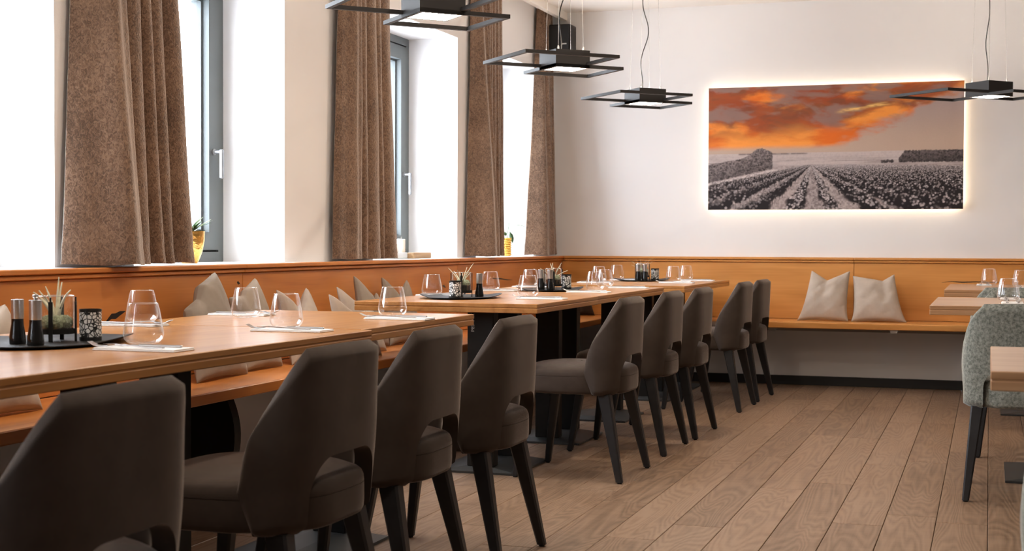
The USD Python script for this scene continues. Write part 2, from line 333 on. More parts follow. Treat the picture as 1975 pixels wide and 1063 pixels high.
def frame_ring(y0, y1, z0, z1, w, xa, xb):
    return tri(man(box(xa, xb, y0, y1, z0, z1)) - man(box(xa - 1, xb + 1, y0 + w, y1 - w, z0 + w, z1 - w)))
for i, (a, b) in enumerate(WINS):
    t = thing(f'window_{i + 1}', None, None, kind='structure')
    part(t, 'window_frame', frame_ring(a, b, SILL, HEAD, 0.048, -3.70, XF), ANTH)
    part(t, 'gasket', frame_ring(a + 0.047, b - 0.047, SILL + 0.047, HEAD - 0.047, 0.02, -3.69, XF - 0.012), GAP)
    part(t, 'sash', cat(frame_ring(a + 0.058, b - 0.058, SILL + 0.058, HEAD - 0.058, 0.086, -3.675, XF + 0.006),
                        frame_ring(a + 0.136, b - 0.136, SILL + 0.136, HEAD - 0.136, 0.022, -3.695, -3.640)), ANTH)
    part(t, 'window_pane', box(-3.668, -3.660, a + 0.14, b - 0.14, SILL + 0.14, HEAD - 0.14), PANE)
    part(t, 'window_sill', rbox(XF, -3.171, a + 0.001, b - 0.001, SILL - 0.012, SILL, 0.002), REVEAL)
    h = part(t, 'window_handle', cat(lathe([(0, 0), (0.016, 0), (0.016, 0.008), (0.009, 0.012), (0.009, 0.045), (0, 0.045)], 20).apply_transform(
        trimesh.transformations.translation_matrix([XF + 0.006, b - 0.105, 1.475]) @ trimesh.transformations.rotation_matrix(math.pi / 2, [0, 1, 0])),
        rbox(XF + 0.045, XF + 0.062, b - 0.116, b - 0.094, 1.345, 1.487, 0.003)), HANDLE)

# oak panelling with its moulded cap, and the black skirtings
def cap_pieces(parent, lengthwise, a, b, material):
    # two-step moulding on top of the panels
    for nm, z0, z1, d in (('cap_rail', 0.9185, 0.938, 0.022), ('cap_moulding', 0.9000, 0.9165, 0.012)):
        if lengthwise == 'y': part(parent, nm, rbox(-3.170, -3.140 + d, a, b, z0, z1, 0.0035), material)
        else: part(parent, nm, rbox(a, b, YB - 0.030 - d, YB, z0, z1, 0.0035), material)
pl = thing('trim_1', None, None, kind='structure')
for a, b in ((-0.2, 2.9), (2.9, 5.60), (5.60, 8.285), (8.285, YB - 0.03)):
    part(pl, 'panel', rbox(-3.170, -3.140, a + 0.0012, b - 0.0012, 0.486, 0.8985, 0.002), PANELY)
    cap_pieces(pl, 'y', a + 0.0006, b - 0.0006 if b < 10 else YB, PANELY)
pb = thing('trim_2', None, None, kind='structure')
for a, b in ((-3.140, -0.93), (-0.93, 1.55), (1.55, XR)):
    part(pb, 'panel', rbox(a + 0.0012, b - 0.0012, YB - 0.030, YB, 0.486, 0.8985, 0.002), PANELX)
    cap_pieces(pb, 'x', (a if a > -3 else -3.118) + 0.0006, b - 0.0006, PANELX)
# knots and filled cracks in the oak, flush with the boards
def crack(parent, pts, w, plane):
    pts = np.array(pts, float); n = len(pts)
    ww = w * np.sin(np.linspace(0.25, math.pi - 0.15, n)) * (0.7 + 0.6 * np.random.RandomState(int(abs(pts[0, 0]) * 1000)).rand(n))
    top, bot = pts + np.c_[np.zeros(n), ww / 2], pts - np.c_[np.zeros(n), ww / 2]
    P = np.concatenate([top, bot[::-1]])
    from shapely.geometry import Polygon
    m = trimesh.creation.extrude_polygon(Polygon(P).buffer(0), 0.0012)
    v = m.vertices.copy()
    if plane == 'x': m.vertices = np.c_[np.full(len(v), -3.1402) + v[:, 2], v[:, 0], v[:, 1]]
    else: m.vertices = np.c_[v[:, 0], np.full(len(v), YB - 0.0298) - v[:, 2], v[:, 1]]
    fixn(m); part(parent, 'filled_crack', m, CRACK)
crack(pl, [(4.562, .727), (4.585, .742), (4.605, .753), (4.63, .752), (4.66, .762), (4.695, .768)], 0.020, 'x')
crack(pl, [(5.55, .858), (5.56, .855), (5.575, .852)], 0.012, 'x')
crack(pl, [(5.72, .835), (5.728, .83), (5.74, .826)], 0.02, 'x')
crack(pl, [(8.93, .800), (9.02, .795), (9.12, .792), (9.25, .782), (9.36, .779)], 0.009, 'x')
crack(pl, [(8.03, .775), (8.06, .77), (8.09, .763)], 0.012, 'x')
crack(pb, [(-0.32, .765), (-0.25, .772), (-0.18, .768), (-0.09, .772), (0.02, .770), (0.10, .772)], 0.006, 'y')
crack(pb, [(-0.02, .615), (0.03, .610), (0.08, .612)], 0.006, 'y')

part(thing('baseboard_back', None, None, kind='structure'), 'skirting', rbox(-3.16, XR, YB - 0.03, YB, 0.0, 0.066, 0.002), BLACKBASE)
part(thing('baseboard_left', None, None, kind='structure'), 'skirting', rbox(-3.17, -3.155, YF, YB - 0.03, 0.0, 0.066, 0.002), BLACKBASE)

# ------------------------------------------------------------------ benches
def bench_support(parent, y):
    z = np.linspace(0.02, 0.441, 14)
    x = -2.80 - 0.10 * ((z - 0.27) / 0.25) ** 2
    x0 = np.full(14, -3.154)
    from shapely.geometry import Polygon
    m = trimesh.creation.extrude_polygon(Polygon(np.concatenate([np.c_[x, z], np.c_[x0, z][::-1]])), 0.05)
    m.vertices = np.c_[m.vertices[:, 0], m.vertices[:, 2] + y, m.vertices[:, 1]]; fixn(m)
    part(parent, 'bench_support', m, BLACKMETAL)
lb = thing('wall_bench', 'long oak wall bench under the windows, piled with cushions', 'bench')
for a, b in ((-0.2, 2.9), (2.9, 7.1), (7.1, YB - 0.031)):
    part(lb, 'seat_board', rbox(-3.139, -2.69, a + 0.001, b - 0.001, 0.443, 0.485, 0.004), PANELY)
part(lb, 'fixing_rail', box(-3.154, -3.0, -0.2, YB - 0.05, 0.405, 0.442), BLACKMETAL)
for y in (2.6, 4.93, 7.4): bench_support(lb, y)
bb = thing('wall_bench', 'oak wall bench along the back wall below the lit picture', 'bench')
for a, b in ((-2.689, 0.62), (0.62, 3.5)):
    part(bb, 'seat_board', rbox(a + 0.001, b - 0.001, 10.10, YB - 0.031, 0.443, 0.485, 0.004), PANELX)
part(bb, 'fixing_rail', box(-2.689, 3.5, 10.33, YB - 0.002, 0.412, 0.442), plain('rail_grey', (0.25, 0.25, 0.25), 0.6))
for x in (-1.455, -0.62, 1.2):
    part(bb, 'bracket', cat(rbox(x - 0.03, x + 0.03, 10.16, 10.33, 0.433, 0.442, 0.001), rbox(x - 0.025, x + 0.025, 10.14, 10.165, 0.418, 0.442, 0.002)), STEEL)

# ------------------------------------------------------------------ tables
ONE = (8.19, 4.32)                           # bases of which only the far column stands
def table(name, label, x0, x1, y0, y1, bases, material, rz=0.0, pivot=None, cx=-2.18, along='y'):
    px, py = pivot or ((x0 + x1) / 2, (y0 + y1) / 2)
    t = thing(name, label, 'table', (px, py, 0), rz)
    X0, X1, Y0, Y1 = x0 - px, x1 - px, y0 - py, y1 - py
    top = part(t, 'tabletop', cat(rbox(X0, X1, Y0, Y1, 0.7525, 0.770, 0.0022), rbox(X0 + .0025, X1 - .0025, Y0 + .0025, Y1 - .0025, 0.744, 0.756, 0.001), rbox(X0, X1, Y0, Y1, 0.7285, 0.7495, 0.0022)), material)
    for c in bases:
        bx, by = cx - px, c - py
        hx, hy = (0.20, 0.235) if along == 'y' else (0.235, 0.28)
        P = [(bx + i * hx, by + j * hy, 0.0005) for i in (-1, 1) for j in (-1, 1)] + [(bx + i * hx, by + j * hy, 0.010) for i in (-1, 1) for j in (-1, 1)] + \
            [(bx + i * .05, by + j * .20, 0.030) for i in (-1, 1) for j in (-1, 1)]
        bp = part(t, 'base_plate', hull(P), BASEMETAL)
        for s in ((-1, 1) if c not in ONE else (1,)):
            col = part(t, 'column', rbox(bx - 0.045, bx + 0.080, by + s * 0.17 - 0.035, by + s * 0.17 + 0.035, 0.028, 0.7275, 0.004), BLACKMETAL)
            if s == -1 and name == 'dining_table' and abs(c - 6.24) < 0.3:
                m = meshkit.text_mesh('PEDRALI', 0.014, 0.0006)
                v = m.vertices.copy()
                m.vertices = np.c_[bx - 0.012 - v[:, 1] * 1.0, by - 0.17 - 0.0352 - v[:, 2], 0.635 + v[:, 0]]
                fixn(m); part(col, 'maker_mark', m, CREAM)
        part(t, 'mounting_bar', rbox(bx - 0.20, bx + 0.16, by - 0.06, by + 0.06, 0.716, 0.728, 0.002), BLACKMETAL)
    return t
rzA = -math.radians(1.35)
table('dining_table', 'near oak table at the left frame edge, its corner stepped against the next table', -2.68, -1.80, 1.40, 3.955, (1.9, 3.23), TABLEY, rzA)
table('dining_table', 'short oak table beyond the step, far end of the near row of settings', -2.69, -1.815, 3.965, 4.965, (4.32,), TABLEY)
table('dining_table', 'oak table with exposed near end and white lettering on its black column', -2.725, -1.855, 5.875, 6.885, (6.205,), TABLEY)
table('dining_table', 'longer middle oak table, three chairs drawn up along its aisle side', -2.735, -1.862, 6.887, 8.435, (7.22, 8.19), TABLEY)
table('dining_table', 'farthest oak table of the window row, reaching over the back bench', -2.66, -1.80, 8.75, 10.36, (9.35, 10.02), TABLEY)
table('dining_table', 'pale oak table end with green chairs on both sides', -0.245, 1.6, 6.45, 7.50, (6.80,), TABLEX, cx=0.31, along='x')
table('dining_table', 'blurred pale oak table corner nearest on the right, before the green chair', 0.005, 1.8, 3.14, 3.91, (3.5,), TABLEX, cx=0.75, along='x')
table('dining_table', 'pale oak table end on the right by the back wall', -0.25, 1.6, 8.72, 10.02, (9.37,), TABLEX, cx=0.31, along='x')

# ------------------------------------------------------------------ chairs
def chair_shell():
    NT, NZ = 97, 26
    th = np.linspace(-1, 1, NT); th = np.sign(th) * np.abs(th) ** 0.9 * math.pi / 2
    tt = np.linspace(0, 1, NZ)
    zb = 0.375
    def plan(a, t, inset):
        # superellipse quarter arcs; square-shouldered at the top, rounder at the seat
        n = 2.7 + 1.6 * t
        ur = 0.238 + 0.012 * t
        A, B = ur - 0.095 - inset, (0.246 + 0.012 * np.exp(-((t - .45) / .25) ** 2) - 0.010 * t) - inset
        c, s = np.cos(a), np.sin(a)
        u = -0.095 - A * np.abs(c) ** (2 / n)
        v = B * np.sign(s) * np.abs(s) ** (2 / n)
        return u, v
    P = np.zeros((2, NZ, NT, 3))
    for i, t in enumerate(tt):
        for j, a in enumerate(th):
            u1, v1 = plan(a, 1.0, 0)
            # height of the rim: level across the back, then falling along the wings
            f = np.clip((abs(v1) - 0.0) / 0.236, 0, 1)
            uu = np.clip((u1 + 0.236) / (-0.095 + 0.236), 0, 1)
            ztop = 0.795 - 0.232 * uu ** 0.92 - 0.004 * f ** 2
            ztop += 0.004 * math.cos(a)
            z = zb + t * (ztop - zb)
            tz = (z - zb) / (0.795 - zb)
            # rim rounding
            e = min(t / 0.06, (1 - t) / 0.06, 1.0); e2 = min((1 - abs(a) / (math.pi / 2)) / 0.10, 1.0)
            half = 0.021 * math.sqrt(max(0.0, 1 - (1 - e) ** 2)) * math.sqrt(max(0.0, 1 - (1 - e2) ** 2)) + 0.0012
            uo, vo = plan(a, tz, 0.021 - half); ui, vi = plan(a, tz, 0.021 + half)
            k = (abs(a) / (math.pi / 2)) ** 6
            dz = 0.030 * k * (1 - abs(2 * t - 1)) - 0.018 * k * (1 - t)
            P[0, i, j] = (uo + dz, vo, z); P[1, i, j] = (ui + dz, vi, z)
    V = P.reshape(-1, 3); N = NZ * NT
    idx = np.arange(N).reshape(NZ, NT)
    def quads(a, b, c, d): return np.concatenate([np.stack([a, b, c], -1).reshape(-1, 3), np.stack([a, c, d], -1).reshape(-1, 3)])
    F = [quads(idx[:-1, :-1], idx[:-1, 1:], idx[1:, 1:], idx[1:, :-1]), quads(idx[:-1, :-1] + N, idx[1:, :-1] + N, idx[1:, 1:] + N, idx[:-1, 1:] + N)]
    F += [quads(idx[0, 1:], idx[0, :-1], idx[0, :-1] + N, idx[0, 1:] + N), quads(idx[-1, :-1], idx[-1, 1:], idx[-1, 1:] + N, idx[-1, :-1] + N)]
    F += [quads(idx[:-1, 0], idx[1:, 0], idx[1:, 0] + N, idx[:-1, 0] + N), quads(idx[1:, -1], idx[:-1, -1], idx[:-1, -1] + N, idx[1:, -1] + N)]
    m = trimesh.Trimesh(V, np.concatenate(F), process=False); fixn(m)
    # the open arch low in the back
    from shapely.geometry import box as sbox
    hole = sbox(-0.168, 0.30, 0.168, 0.545)
    arch = sbox(-0.168 + 0.09, 0.30, 0.168 - 0.09, 0.545 - 0.09 + 0.0).union(sbox(-0.168, 0.30, 0.168, 0.40))
    arch = sbox(-0.078, 0.39, 0.078, 0.455).buffer(0.09, 24).union(sbox(-0.168, 0.2, 0.168, 0.455))
    pr = trimesh.creation.extrude_polygon(arch, 0.5)
    pr.vertices = np.c_[pr.vertices[:, 2] - 0.62, pr.vertices[:, 0], pr.vertices[:, 1]]; fixn(pr)
    return tri(man(m) - man(pr))

def seat_mesh():
    n = 72; a = np.linspace(0, 2 * math.pi, n, endpoint=False)
    def ring(s, z, bow=0.0):
        e = 3.6
        u = 0.005 + 0.243 * np.sign(np.cos(a)) * np.abs(np.cos(a)) ** (2 / e) * s
        wv = np.where(u > -0.05, 0.243, 0.243 - 0.045 * np.clip((-0.05 - u) / 0.12, 0, 1))
        v = wv * np.sign(np.sin(a)) * np.abs(np.sin(a)) ** (2 / e) * s
        return np.c_[u, v, np.full(n, z)]
    L = [ring(0.02, .377), ring(0.93, .377), ring(0.975, .382), ring(0.995, .393), ring(1.0, .41), ring(1.0, .452), ring(0.992, .4535), ring(0.9995, .456), ring(0.995, .468), ring(0.975, .480), ring(0.94, .4875), ring(0.85, .4955), ring(0.65, .502), ring(0.35, .506), ring(0.02, .507)]
    P = np.array(L)
    v, f = gridmesh(P, True)
    return trimesh.Trimesh(v, f, process=False)

def leg_mesh(front, s):
    if front: top, bot, wt, dt, wb, db = (0.185, s * 0.185), (0.240, s * 0.224), .042, .046, .026, .028
    else: top, bot, wt, dt, wb, db = (-0.160, s * 0.190), (-0.240, s * 0.231), .050, .056, .028, .030
    ch = 0.006; P = []
    for (u, v), w_, d_, z in ((top, wt, dt, .380), (bot, wb, db, 0.006)):
        for i in (-1, 1):
            for j in (-1, 1):
                P += [(u + i * (d_ / 2 - ch), v + j * w_ / 2, z), (u + i * d_ / 2, v + j * (w_ / 2 - ch), z)]
    return hull(P)

def glide(front, s):
    u, v = (0.240, s * 0.224) if front else (-0.240, s * 0.231)
    c = trimesh.creation.cylinder(0.010, 0.007, sections=12); c.apply_translation([u, v, 0.0035]); return c

def to_local(m):      # chair meshes are laid out (forward, sideways, up); forward is -x of the prim
    m = m.copy(); m.vertices = np.c_[-m.vertices[:, 0], -m.vertices[:, 1], m.vertices[:, 2]]; return m
SHELL, SEAT = chair_shell(), seat_mesh()

def make_chair(label, fabric, loc, rz, group=None):
    t = thing('dining_chair', label, 'chair', loc, rz, group)
    part(t, 'backrest', to_local(SHELL), fabric, 40)
    part(t, 'seat', to_local(SEAT), fabric, 50)
    for fr in (False, True):
        for s in (-1, 1):
            g = part(t, 'leg', to_local(leg_mesh(fr, s)), LEGBLACK, 25)
            part(g, 'glide', to_local(glide(fr, s)), GAP)
    return t
CH = [(-1.602, 2.047, .025, 'blurred taupe velvet chair nearest the camera, cut by the left frame edge'),
      (-1.670, 3.051, -.008, 'taupe velvet chair second from the camera at the near table, its arch fully in view'),
      (-1.695, 3.720, .023, 'taupe velvet chair third from the camera, tucked between two others at the near tables'),
      (-1.676, 4.385, .015, 'taupe velvet chair at the far end of the near tables, before the gap'),
      (-1.732, 6.168, -.029, 'taupe velvet chair beyond the gap, whole seat cushion showing from the side'),
      (-1.723, 7.002, -.027, 'taupe velvet chair in the middle of the three at the middle table'),
      (-1.692, 7.645, -.038, 'taupe velvet chair last of the three at the middle table'),
      (-1.673, 8.922, -.039, 'taupe velvet chair at the farthest table, first of its pair'),
      (-1.655, 9.554, -.056, 'taupe velvet chair nearest the back bench, standing beside the oak panelling')]
ch0 = None
for x, y, r, lab in CH:
    g = 'taupe velvet chairs along the window tables'
    if ch0 is None: ch0 = make_chair(lab, TAUPE, (x, y, 0), r, g)
    else: dup(ch0, 'dining_chair', lab, (x, y, 0), r, g)
gg = 'grey green velvet chairs at the right tables'
gr0 = make_chair('worn grey-green velvet chair with its whole left side in view, right foreground', GREENV, (0.150, 6.235, 0), -math.pi / 2, gg)
dup(gr0, 'dining_chair', 'green velvet chair facing the camera, only its back showing above the pale table', (0.180, 7.50, 0), math.pi / 2, gg)
dup(gr0, 'dining_chair', 'green velvet chair behind the facing one, back turned, at the far right table', (0.150, 8.555, 0), -math.pi / 2, gg)
dup(gr0, 'dining_chair', 'pale blurred sliver of a chair at the lower right frame edge', (0.310, 2.80, 0), -math.pi / 2, gg)

# ------------------------------------------------------------------ curtains
PI_ = math.pi
def curtain(label, y0, y1, t0, t1, rolls, seed, xc=-3.205, curl=True):
    """rolls: (end 0..1 across, depth) from the near edge on; rounded pleats with sharp valleys between them, hanging from the ceiling track."""
    r = np.random.RandomState(seed)
    NS, NZ = 260, 60
    s = np.linspace(0, 1, NS); zz = np.linspace(0.948, 2.80, NZ)
    P = np.zeros((NZ, NS, 3))
    ph = r.rand(8) * 6
    ends = np.array([0.0] + [e for e, _ in rolls]); dep = [d for _, d in rolls]
    for i, z in enumerate(zz):
        q = (z - 0.948) / (2.80 - 0.948)
        a, b = y0 + (t0 - y0) * q ** 0.8, y1 + (t1 - y1) * q ** 0.8
        even = np.linspace(0, 1, len(ends))                 # pleats even out towards the heading
        ee = ends * (1 - .45 * q) + even * .45 * q
        ee[1:-1] += 0.010 * np.sin(2.6 * q + ph[0] + np.arange(1, len(ee) - 1) * 2.1)
        x = np.zeros(NS); y = np.zeros(NS)
        for k, d in enumerate(dep):
            m_ = (s >= ee[k]) & (s <= ee[k + 1])
            tau = (s[m_] - ee[k]) / (ee[k + 1] - ee[k])
            arch = (1 - np.abs(2 * tau - 1) ** 2.6) ** 0.75
            dd = d * (0.62 + .38 * (1 - q)) * (1 + .12 * math.sin(3 * q + ph[1] + 2 * k))
            if k == 0 and curl:                                # the near roll curls round from the wall, facing the window
                t0_ = np.clip(tau / .62, 0, 1)
                arch = np.where(tau < .62, np.sin(t0_ * PI_ / 2) ** .9, (1 - np.clip((tau - .62) / .38, 0, 1) ** 2.6) ** .75)
                dd = d * (1 - .72 * q)
                x[m_] = dd * arch - .048
            else: x[m_] = dd * (arch - .5)
            # each roll leans over the next valley a little
            y[m_] = 0.012 * np.sin(PI_ * tau) * (1 + .5 * math.sin(k * 2 + ph[2]))
            wd = (ee[k + 1] - ee[k])
            x[m_] += 0.010 * wd / .3 * np.sin(2 * PI_ * tau * max(1, round(wd / .22)) + ph[3] + q * 1.2) * arch * (wd > .25)
        x += 0.003 * np.sin(q * 5 + ph[4] + s * 6) + .0015 * np.sin(q * 14 + s * 21 + ph[5])
        if i == 2: x = x - 0.0022                           # stitched hem line
        hem = 0.0025 * np.sin(s * 30 + ph[6]) if i == 0 else 0
        P[i] = np.c_[xc + 0.008 + x, a + (b - a) * s + y, np.full(NS, z) + hem]
    Q = P.copy(); Q[:, :, 0] -= 0.005
    V = np.concatenate([P.reshape(-1, 3), Q.reshape(-1, 3)]); N = NS * NZ
    _, f = gridmesh(P)
    idx = np.arange(N).reshape(NZ, NS)
    F = [f, f[:, ::-1] + N] + stitch(idx, N)
    m = trimesh.Trimesh(V, np.concatenate(F), process=False); fixn(m)
    t = thing('curtain', label, 'curtain', group='brown velour curtains at the windows')
    part(t, 'drape', m, CURTAIN, True)
    k = 7
    part(t, 'heading_tape', rbox(xc - 0.02, xc + 0.02, t0 + 0.01, t1 - 0.01, 2.795, 2.805, 0.002), CREAM)
curtain('wide brown velour curtain at the left, covering the plant pot in part', 4.44, 5.26, 4.55, 5.06, [(.46, .19), (.60, .08), (.71, .09), (.83, .08), (1.0, .09)], 1)
curtain('dark brown velour curtain second from the left, ending by the candles', 6.70, 7.425, 6.78, 7.32, [(.42, .07), (.47, .04), (.69, .08), (.76, .05), (1.0, .085)], 2, curl=False)
curtain('narrow-pleated brown velour curtain, its near fold lit white by the window', 8.71, 9.30, 8.82, 9.24, [(.46, .17), (.56, .06), (.66, .06), (.75, .06), (.84, .06), (.92, .055), (1.0, .055)], 3)
curtain('brown velour curtain hanging in the far corner beside the speaker', 9.96, 10.56, 10.24, 10.40, [(.40, .17), (.64, .07), (.76, .065), (.87, .06), (1.0, .06)], 4)

# ------------------------------------------------------------------ pendant lamps
A_, B_, AL, TK = 0.536, 0.203, 0.409, 0.0168
def ring(side, cx, cy, z0, z1, bw=0.020):
    o = box(cx - side / 2, cx + side / 2, cy - side / 2, cy + side / 2, z0, z1)
    return tri(man(o) - man(box(cx - side / 2 + bw, cx + side / 2 - bw, cy - side / 2 + bw, cy + side / 2 - bw, z0 - 1, z1 + 1)))
def make_lamp(label, loc, rz, seed):
    t = thing('pendant_lamp', label, 'lamp', loc, rz, 'black square-framed pendant lamps')
    h = B_ / 2
    part(t, 'lamp_box', cat(box(-h, h, -h, -h + .004, -.0505, .0425), box(-h, h, h - .004, h, -.0505, .0425), box(-h, -h + .004, -h + .0041, h - .0041, -.0505, .0425), box(h - .004, h, -h + .0041, h - .0041, -.0505, .0425),
                            box(-h + .0041, h - .0041, -h + .0041, h - .0041, .036, .0424)), LAMPMETAL)
    part(t, 'light_panel', box(-h + .0045, h - .0045, -h + .0045, h - .0045, -.048, -.044), GLOW, label='glowing warm white square panel')
    part(t, 'uplight_panel', box(-h + .012, h - .012, -h + .012, h - .012, .0426, .0440), UPGLOW, label='warm white panel on top of the box, shining at the ceiling')
    part(t, 'upper_ring', ring(A_, -(A_ - B_) / 2, -(A_ - B_) / 2, -.020 - TK, -.020), LAMPMETAL)
    part(t, 'lower_ring', ring(AL, (AL - B_) / 2, (AL - B_) / 2, -.0505, -.0505 + TK), LAMPMETAL)
    top = ZC - loc[2]
    for i in (-1, 1):
        for j in (-1, 1):
            c = tube([(i * .075, j * .075, .05), (i * .06, j * .06, top - 0.02)], 0.0008, 6)
            k = part(t, 'steel_cable', c, STEEL)
            part(k, 'cable_grip', lathe([(0, 0), (.0055, 0), (.0055, .012), (.003, .022), (0, .022)], 12).apply_translation([i * .075, j * .075, .0425]), STEEL, 40)
    r = np.random.RandomState(seed); q = np.linspace(0, 1, 40)
    wob = np.c_[0.022 * np.sin(q * 10.5 + 2.1) * np.sin(q * math.pi), 0.022 * np.sin(q * 8 + r.rand() * 2) * np.sin(q * math.pi), .043 + q * (top - .063)]
    wob[:, 0] += -0.02 * (1 - q)
    part(t, 'power_cord', tube(wob, 0.0032, 8), GLOSSBLACK, True)
    part(t, 'ceiling_canopy', rbox(-.09, .09, -.09, .09, top - .022, top - .001, .003), LAMPMETAL)
    return t
l0 = make_lamp('pendant lamp nearest the camera over the short table, cut by the top edge', (-2.200, 5.514, 2.0245), 0.785, 1)
dup(l0, 'pendant_lamp', 'second pendant lamp of the window row, hanging in front of the corner speaker', (-2.184, 7.386, 2.0245), 0.750)
dup(l0, 'pendant_lamp', 'farthest pendant lamp of the window row, left of the lit picture', (-2.202, 9.357, 2.0245), 0.760)
dup(l0, 'pendant_lamp', 'pendant lamp in front of the right edge of the lit picture', (-0.013, 9.57, 2.0245), -0.797)
# recessed ceiling spots above the chairs and the aisle, all above the frame
def spot(x, y, label):
    t = thing('ceiling_spot', label, 'lamp', (x, y, ZC), 0, 'recessed ceiling spots')
    part(t, 'trim_ring', lathe([(.046, -.006), (.058, -.004), (.060, -.0005), (.046, -.0005)], 32), CREAM, 40)
    l = UsdLux.DiskLight.Define(stage, str(t.GetPath()) + '/light')
    l.CreateRadiusAttr(0.045); l.CreateIntensityAttr(SPOT * (1.5 if x < -1 else 0.75)); l.CreateColorAttr(Gf.Vec3f(1.0, 0.84, 0.66))
    l.AddTranslateOp().Set(Gf.Vec3d(0, 0, -0.002))
    sh = UsdLux.ShapingAPI.Apply(l.GetPrim()); sh.CreateShapingConeAngleAttr(41.0); sh.CreateShapingConeSoftnessAttr(0.4)
SPOT = 540.0
ORD = ('first', 'second', 'third', 'last')
for k, y in enumerate((2.2, 4.0, 5.8, 7.5)):
    spot(-1.72, y, f'{ORD[k]} recessed ceiling spot from the camera, above the window-side chairs')
    spot(-0.45, y + .6, f'{ORD[k]} recessed ceiling spot from the camera, above the aisle')

# ------------------------------------------------------------------ the lit picture
def picture():
    NX, NY = 620, 300
    W_, H_ = 1.815, 0.905
    gx, gy = np.meshgrid(np.linspace(0, 1, NX), np.linspace(0, 1, NY))       # gy from the bottom up
    f = lambda sx, sy, o, sd: meshkit.fbm(np.stack([gx * sx, gy * sy, np.zeros_like(gx) + sd * 3.7], -1), o, sd)
    def mix(a, b, t): return a * (1 - t[..., None]) + b * t[..., None]
    def C(*c): return (np.array(c) / 255.0) ** 2.2
    def sm(a, b, x): t = np.clip((x - a) / (b - a), 0, 1); return t * t * (3 - 2 * t)
    hz = 0.460
    S = lambda c: np.broadcast_to(C(*c), gx.shape + (3,))
    # sky: grey-pink on the right, orange and rust clouds sweeping up from the left
    w1, w2 = f(4, 5, 5, 3) - .5, f(4, 5, 5, 13) - .5
    U, V = gx * 1.9 + gy * .55 + .25 * w1, gy - gx * .10 + .16 * w2
    g_ = lambda sx, sy, o, sd: meshkit.fbm(np.stack([U * sx, V * sy, np.zeros_like(gx) + sd * 3.7], -1), o, sd)
    img = mix(S((170, 152, 150)), S((192, 168, 152)), sm(.95, .50, gy))
    edge = gx - (0.47 + 0.55 * np.clip((gy - .50) / .5, 0, 1) ** .8) + .30 * (g_(5, 12, 6, 5) - .5)
    cover = sm(.05, -.07, edge) * sm(hz + .01, hz + .07, gy + .05 * w2)
    orange = mix(S((226, 112, 40)), S((250, 158, 74)), sm(.35, .68, g_(4, 13, 6, 11)))
    img = mix(img, orange, cover)
    band = sm(.50, .74, gy + .22 * w1 + .10 * (.35 - gx))
    dk = sm(.40, .60, g_(3.2, 9, 6, 21) + .16 * band - .05 - .12 * sm(.42, .75, gx))
    img = mix(img, mix(S((150, 74, 48)), S((120, 70, 56)), sm(.4, .7, g_(9, 22, 5, 23))), dk * cover * band * .9)
    gk = sm(.50, .66, g_(4.5, 12, 6, 31) + .10 * np.exp(-((gx - .30 - .35 * (gy - .72)) / .13) ** 2) + .08 * sm(.85, 1, gy))
    img = mix(img, S((146, 122, 116)), gk * cover * sm(.60, .72, gy) * .8)
    hl = np.exp(-((gy - (.80 + .26 * (gx - .58)) + .02 * w1) / .014) ** 2) * sm(.50, .56, gx) * sm(.76, .68, gx) * sm(.30, .6, f(18, 40, 4, 41))
    img = mix(img, S((255, 208, 125)), hl)
    # land: pale distance, dark hedges
    fine, mid = f(150, 80, 3, 51), f(45, 40, 4, 61)
    land = gy < hz + .010 * (gx - .5)
    L = mix(S((196, 183, 181)), S((160, 148, 147)), sm(.35, .7, f(9, 110, 4, 71)) * sm(.46, .36, gy) + .25 * sm(.4, .7, fine))
    vx, vy = 0.418, 0.365                                                    # where the rows meet
    dy = np.clip(vy - gy, 1e-4, 1); ang = (gx - vx) / dy
    soil = mix(S((140, 128, 127)), S((186, 172, 170)), sm(.30, .70, fine * .7 + mid * .3))
    L = mix(L, soil, sm(.0, .02, vy - gy))
    path = sm(.03, .0, np.abs(ang - .03) - .13)
    L = mix(L, mix(S((128, 117, 117)), S((172, 159, 158)), sm(.35, .65, fine)), path)
    wallln = np.exp(-((gy - (.205 + .42 * gx)) / .008) ** 2) * sm(.30, .26, gx)
    L = mix(L, S((212, 200, 198)), wallln)
    tl = np.exp(-((gy - .452) / .006) ** 2) * sm(.12, .13, gx) * sm(.41, .39, gx) * sm(.25, .5, f(90, 10, 2, 99))
    img = np.where(land[..., None], L, img)
    img = mix(img, S((112, 98, 96)), tl * .9)
    # foliage as many small strokes, far ones first
    rs = np.random.RandomState(12); ASP = W_ / H_
    def blob(x, y, rx, ry, col, al):
        i0, i1 = int((y - ry) * NY), int((y + ry) * NY) + 2; j0, j1 = int((x - rx) * NX), int((x + rx) * NX) + 2
        i0, j0, i1, j1 = max(i0, 0), max(j0, 0), min(i1, NY), min(j1, NX)
        if i1 <= i0 or j1 <= j0: return
        d2 = ((gx[i0:i1, j0:j1] - x) / rx) ** 2 + ((gy[i0:i1, j0:j1] - y) / ry) ** 2
        w_ = (np.clip(1.25 - d2, 0, 1) ** .7 * al)[..., None]
        img[i0:i1, j0:j1] = img[i0:i1, j0:j1] * (1 - w_) + col * w_
    DK, MD, LT = C(38, 33, 36), C(104, 95, 97), C(206, 194, 195)
    def hedge(x0, x1, y0, h, n, lo, hi, tops=.5):
        for _ in range(n):
            x = x0 + (x1 - x0) * rs.rand(); t = rs.rand()
            y = y0(x) + h(x) * t
            blob(x, y, .0022 + .003 * rs.rand(), (.004 + .006 * rs.rand()), lo + (hi - lo) * (rs.rand() * (tops + .5 * t)), .8)
    hedge(.76, 1.0, lambda x: .375, lambda x: .085 * min(1, (x - .75) / .03), 2200, C(40, 36, 38), C(120, 110, 110))
    hedge(.69, .735, lambda x: .372, lambda x: .018, 40, C(46, 42, 44), C(90, 82, 82))
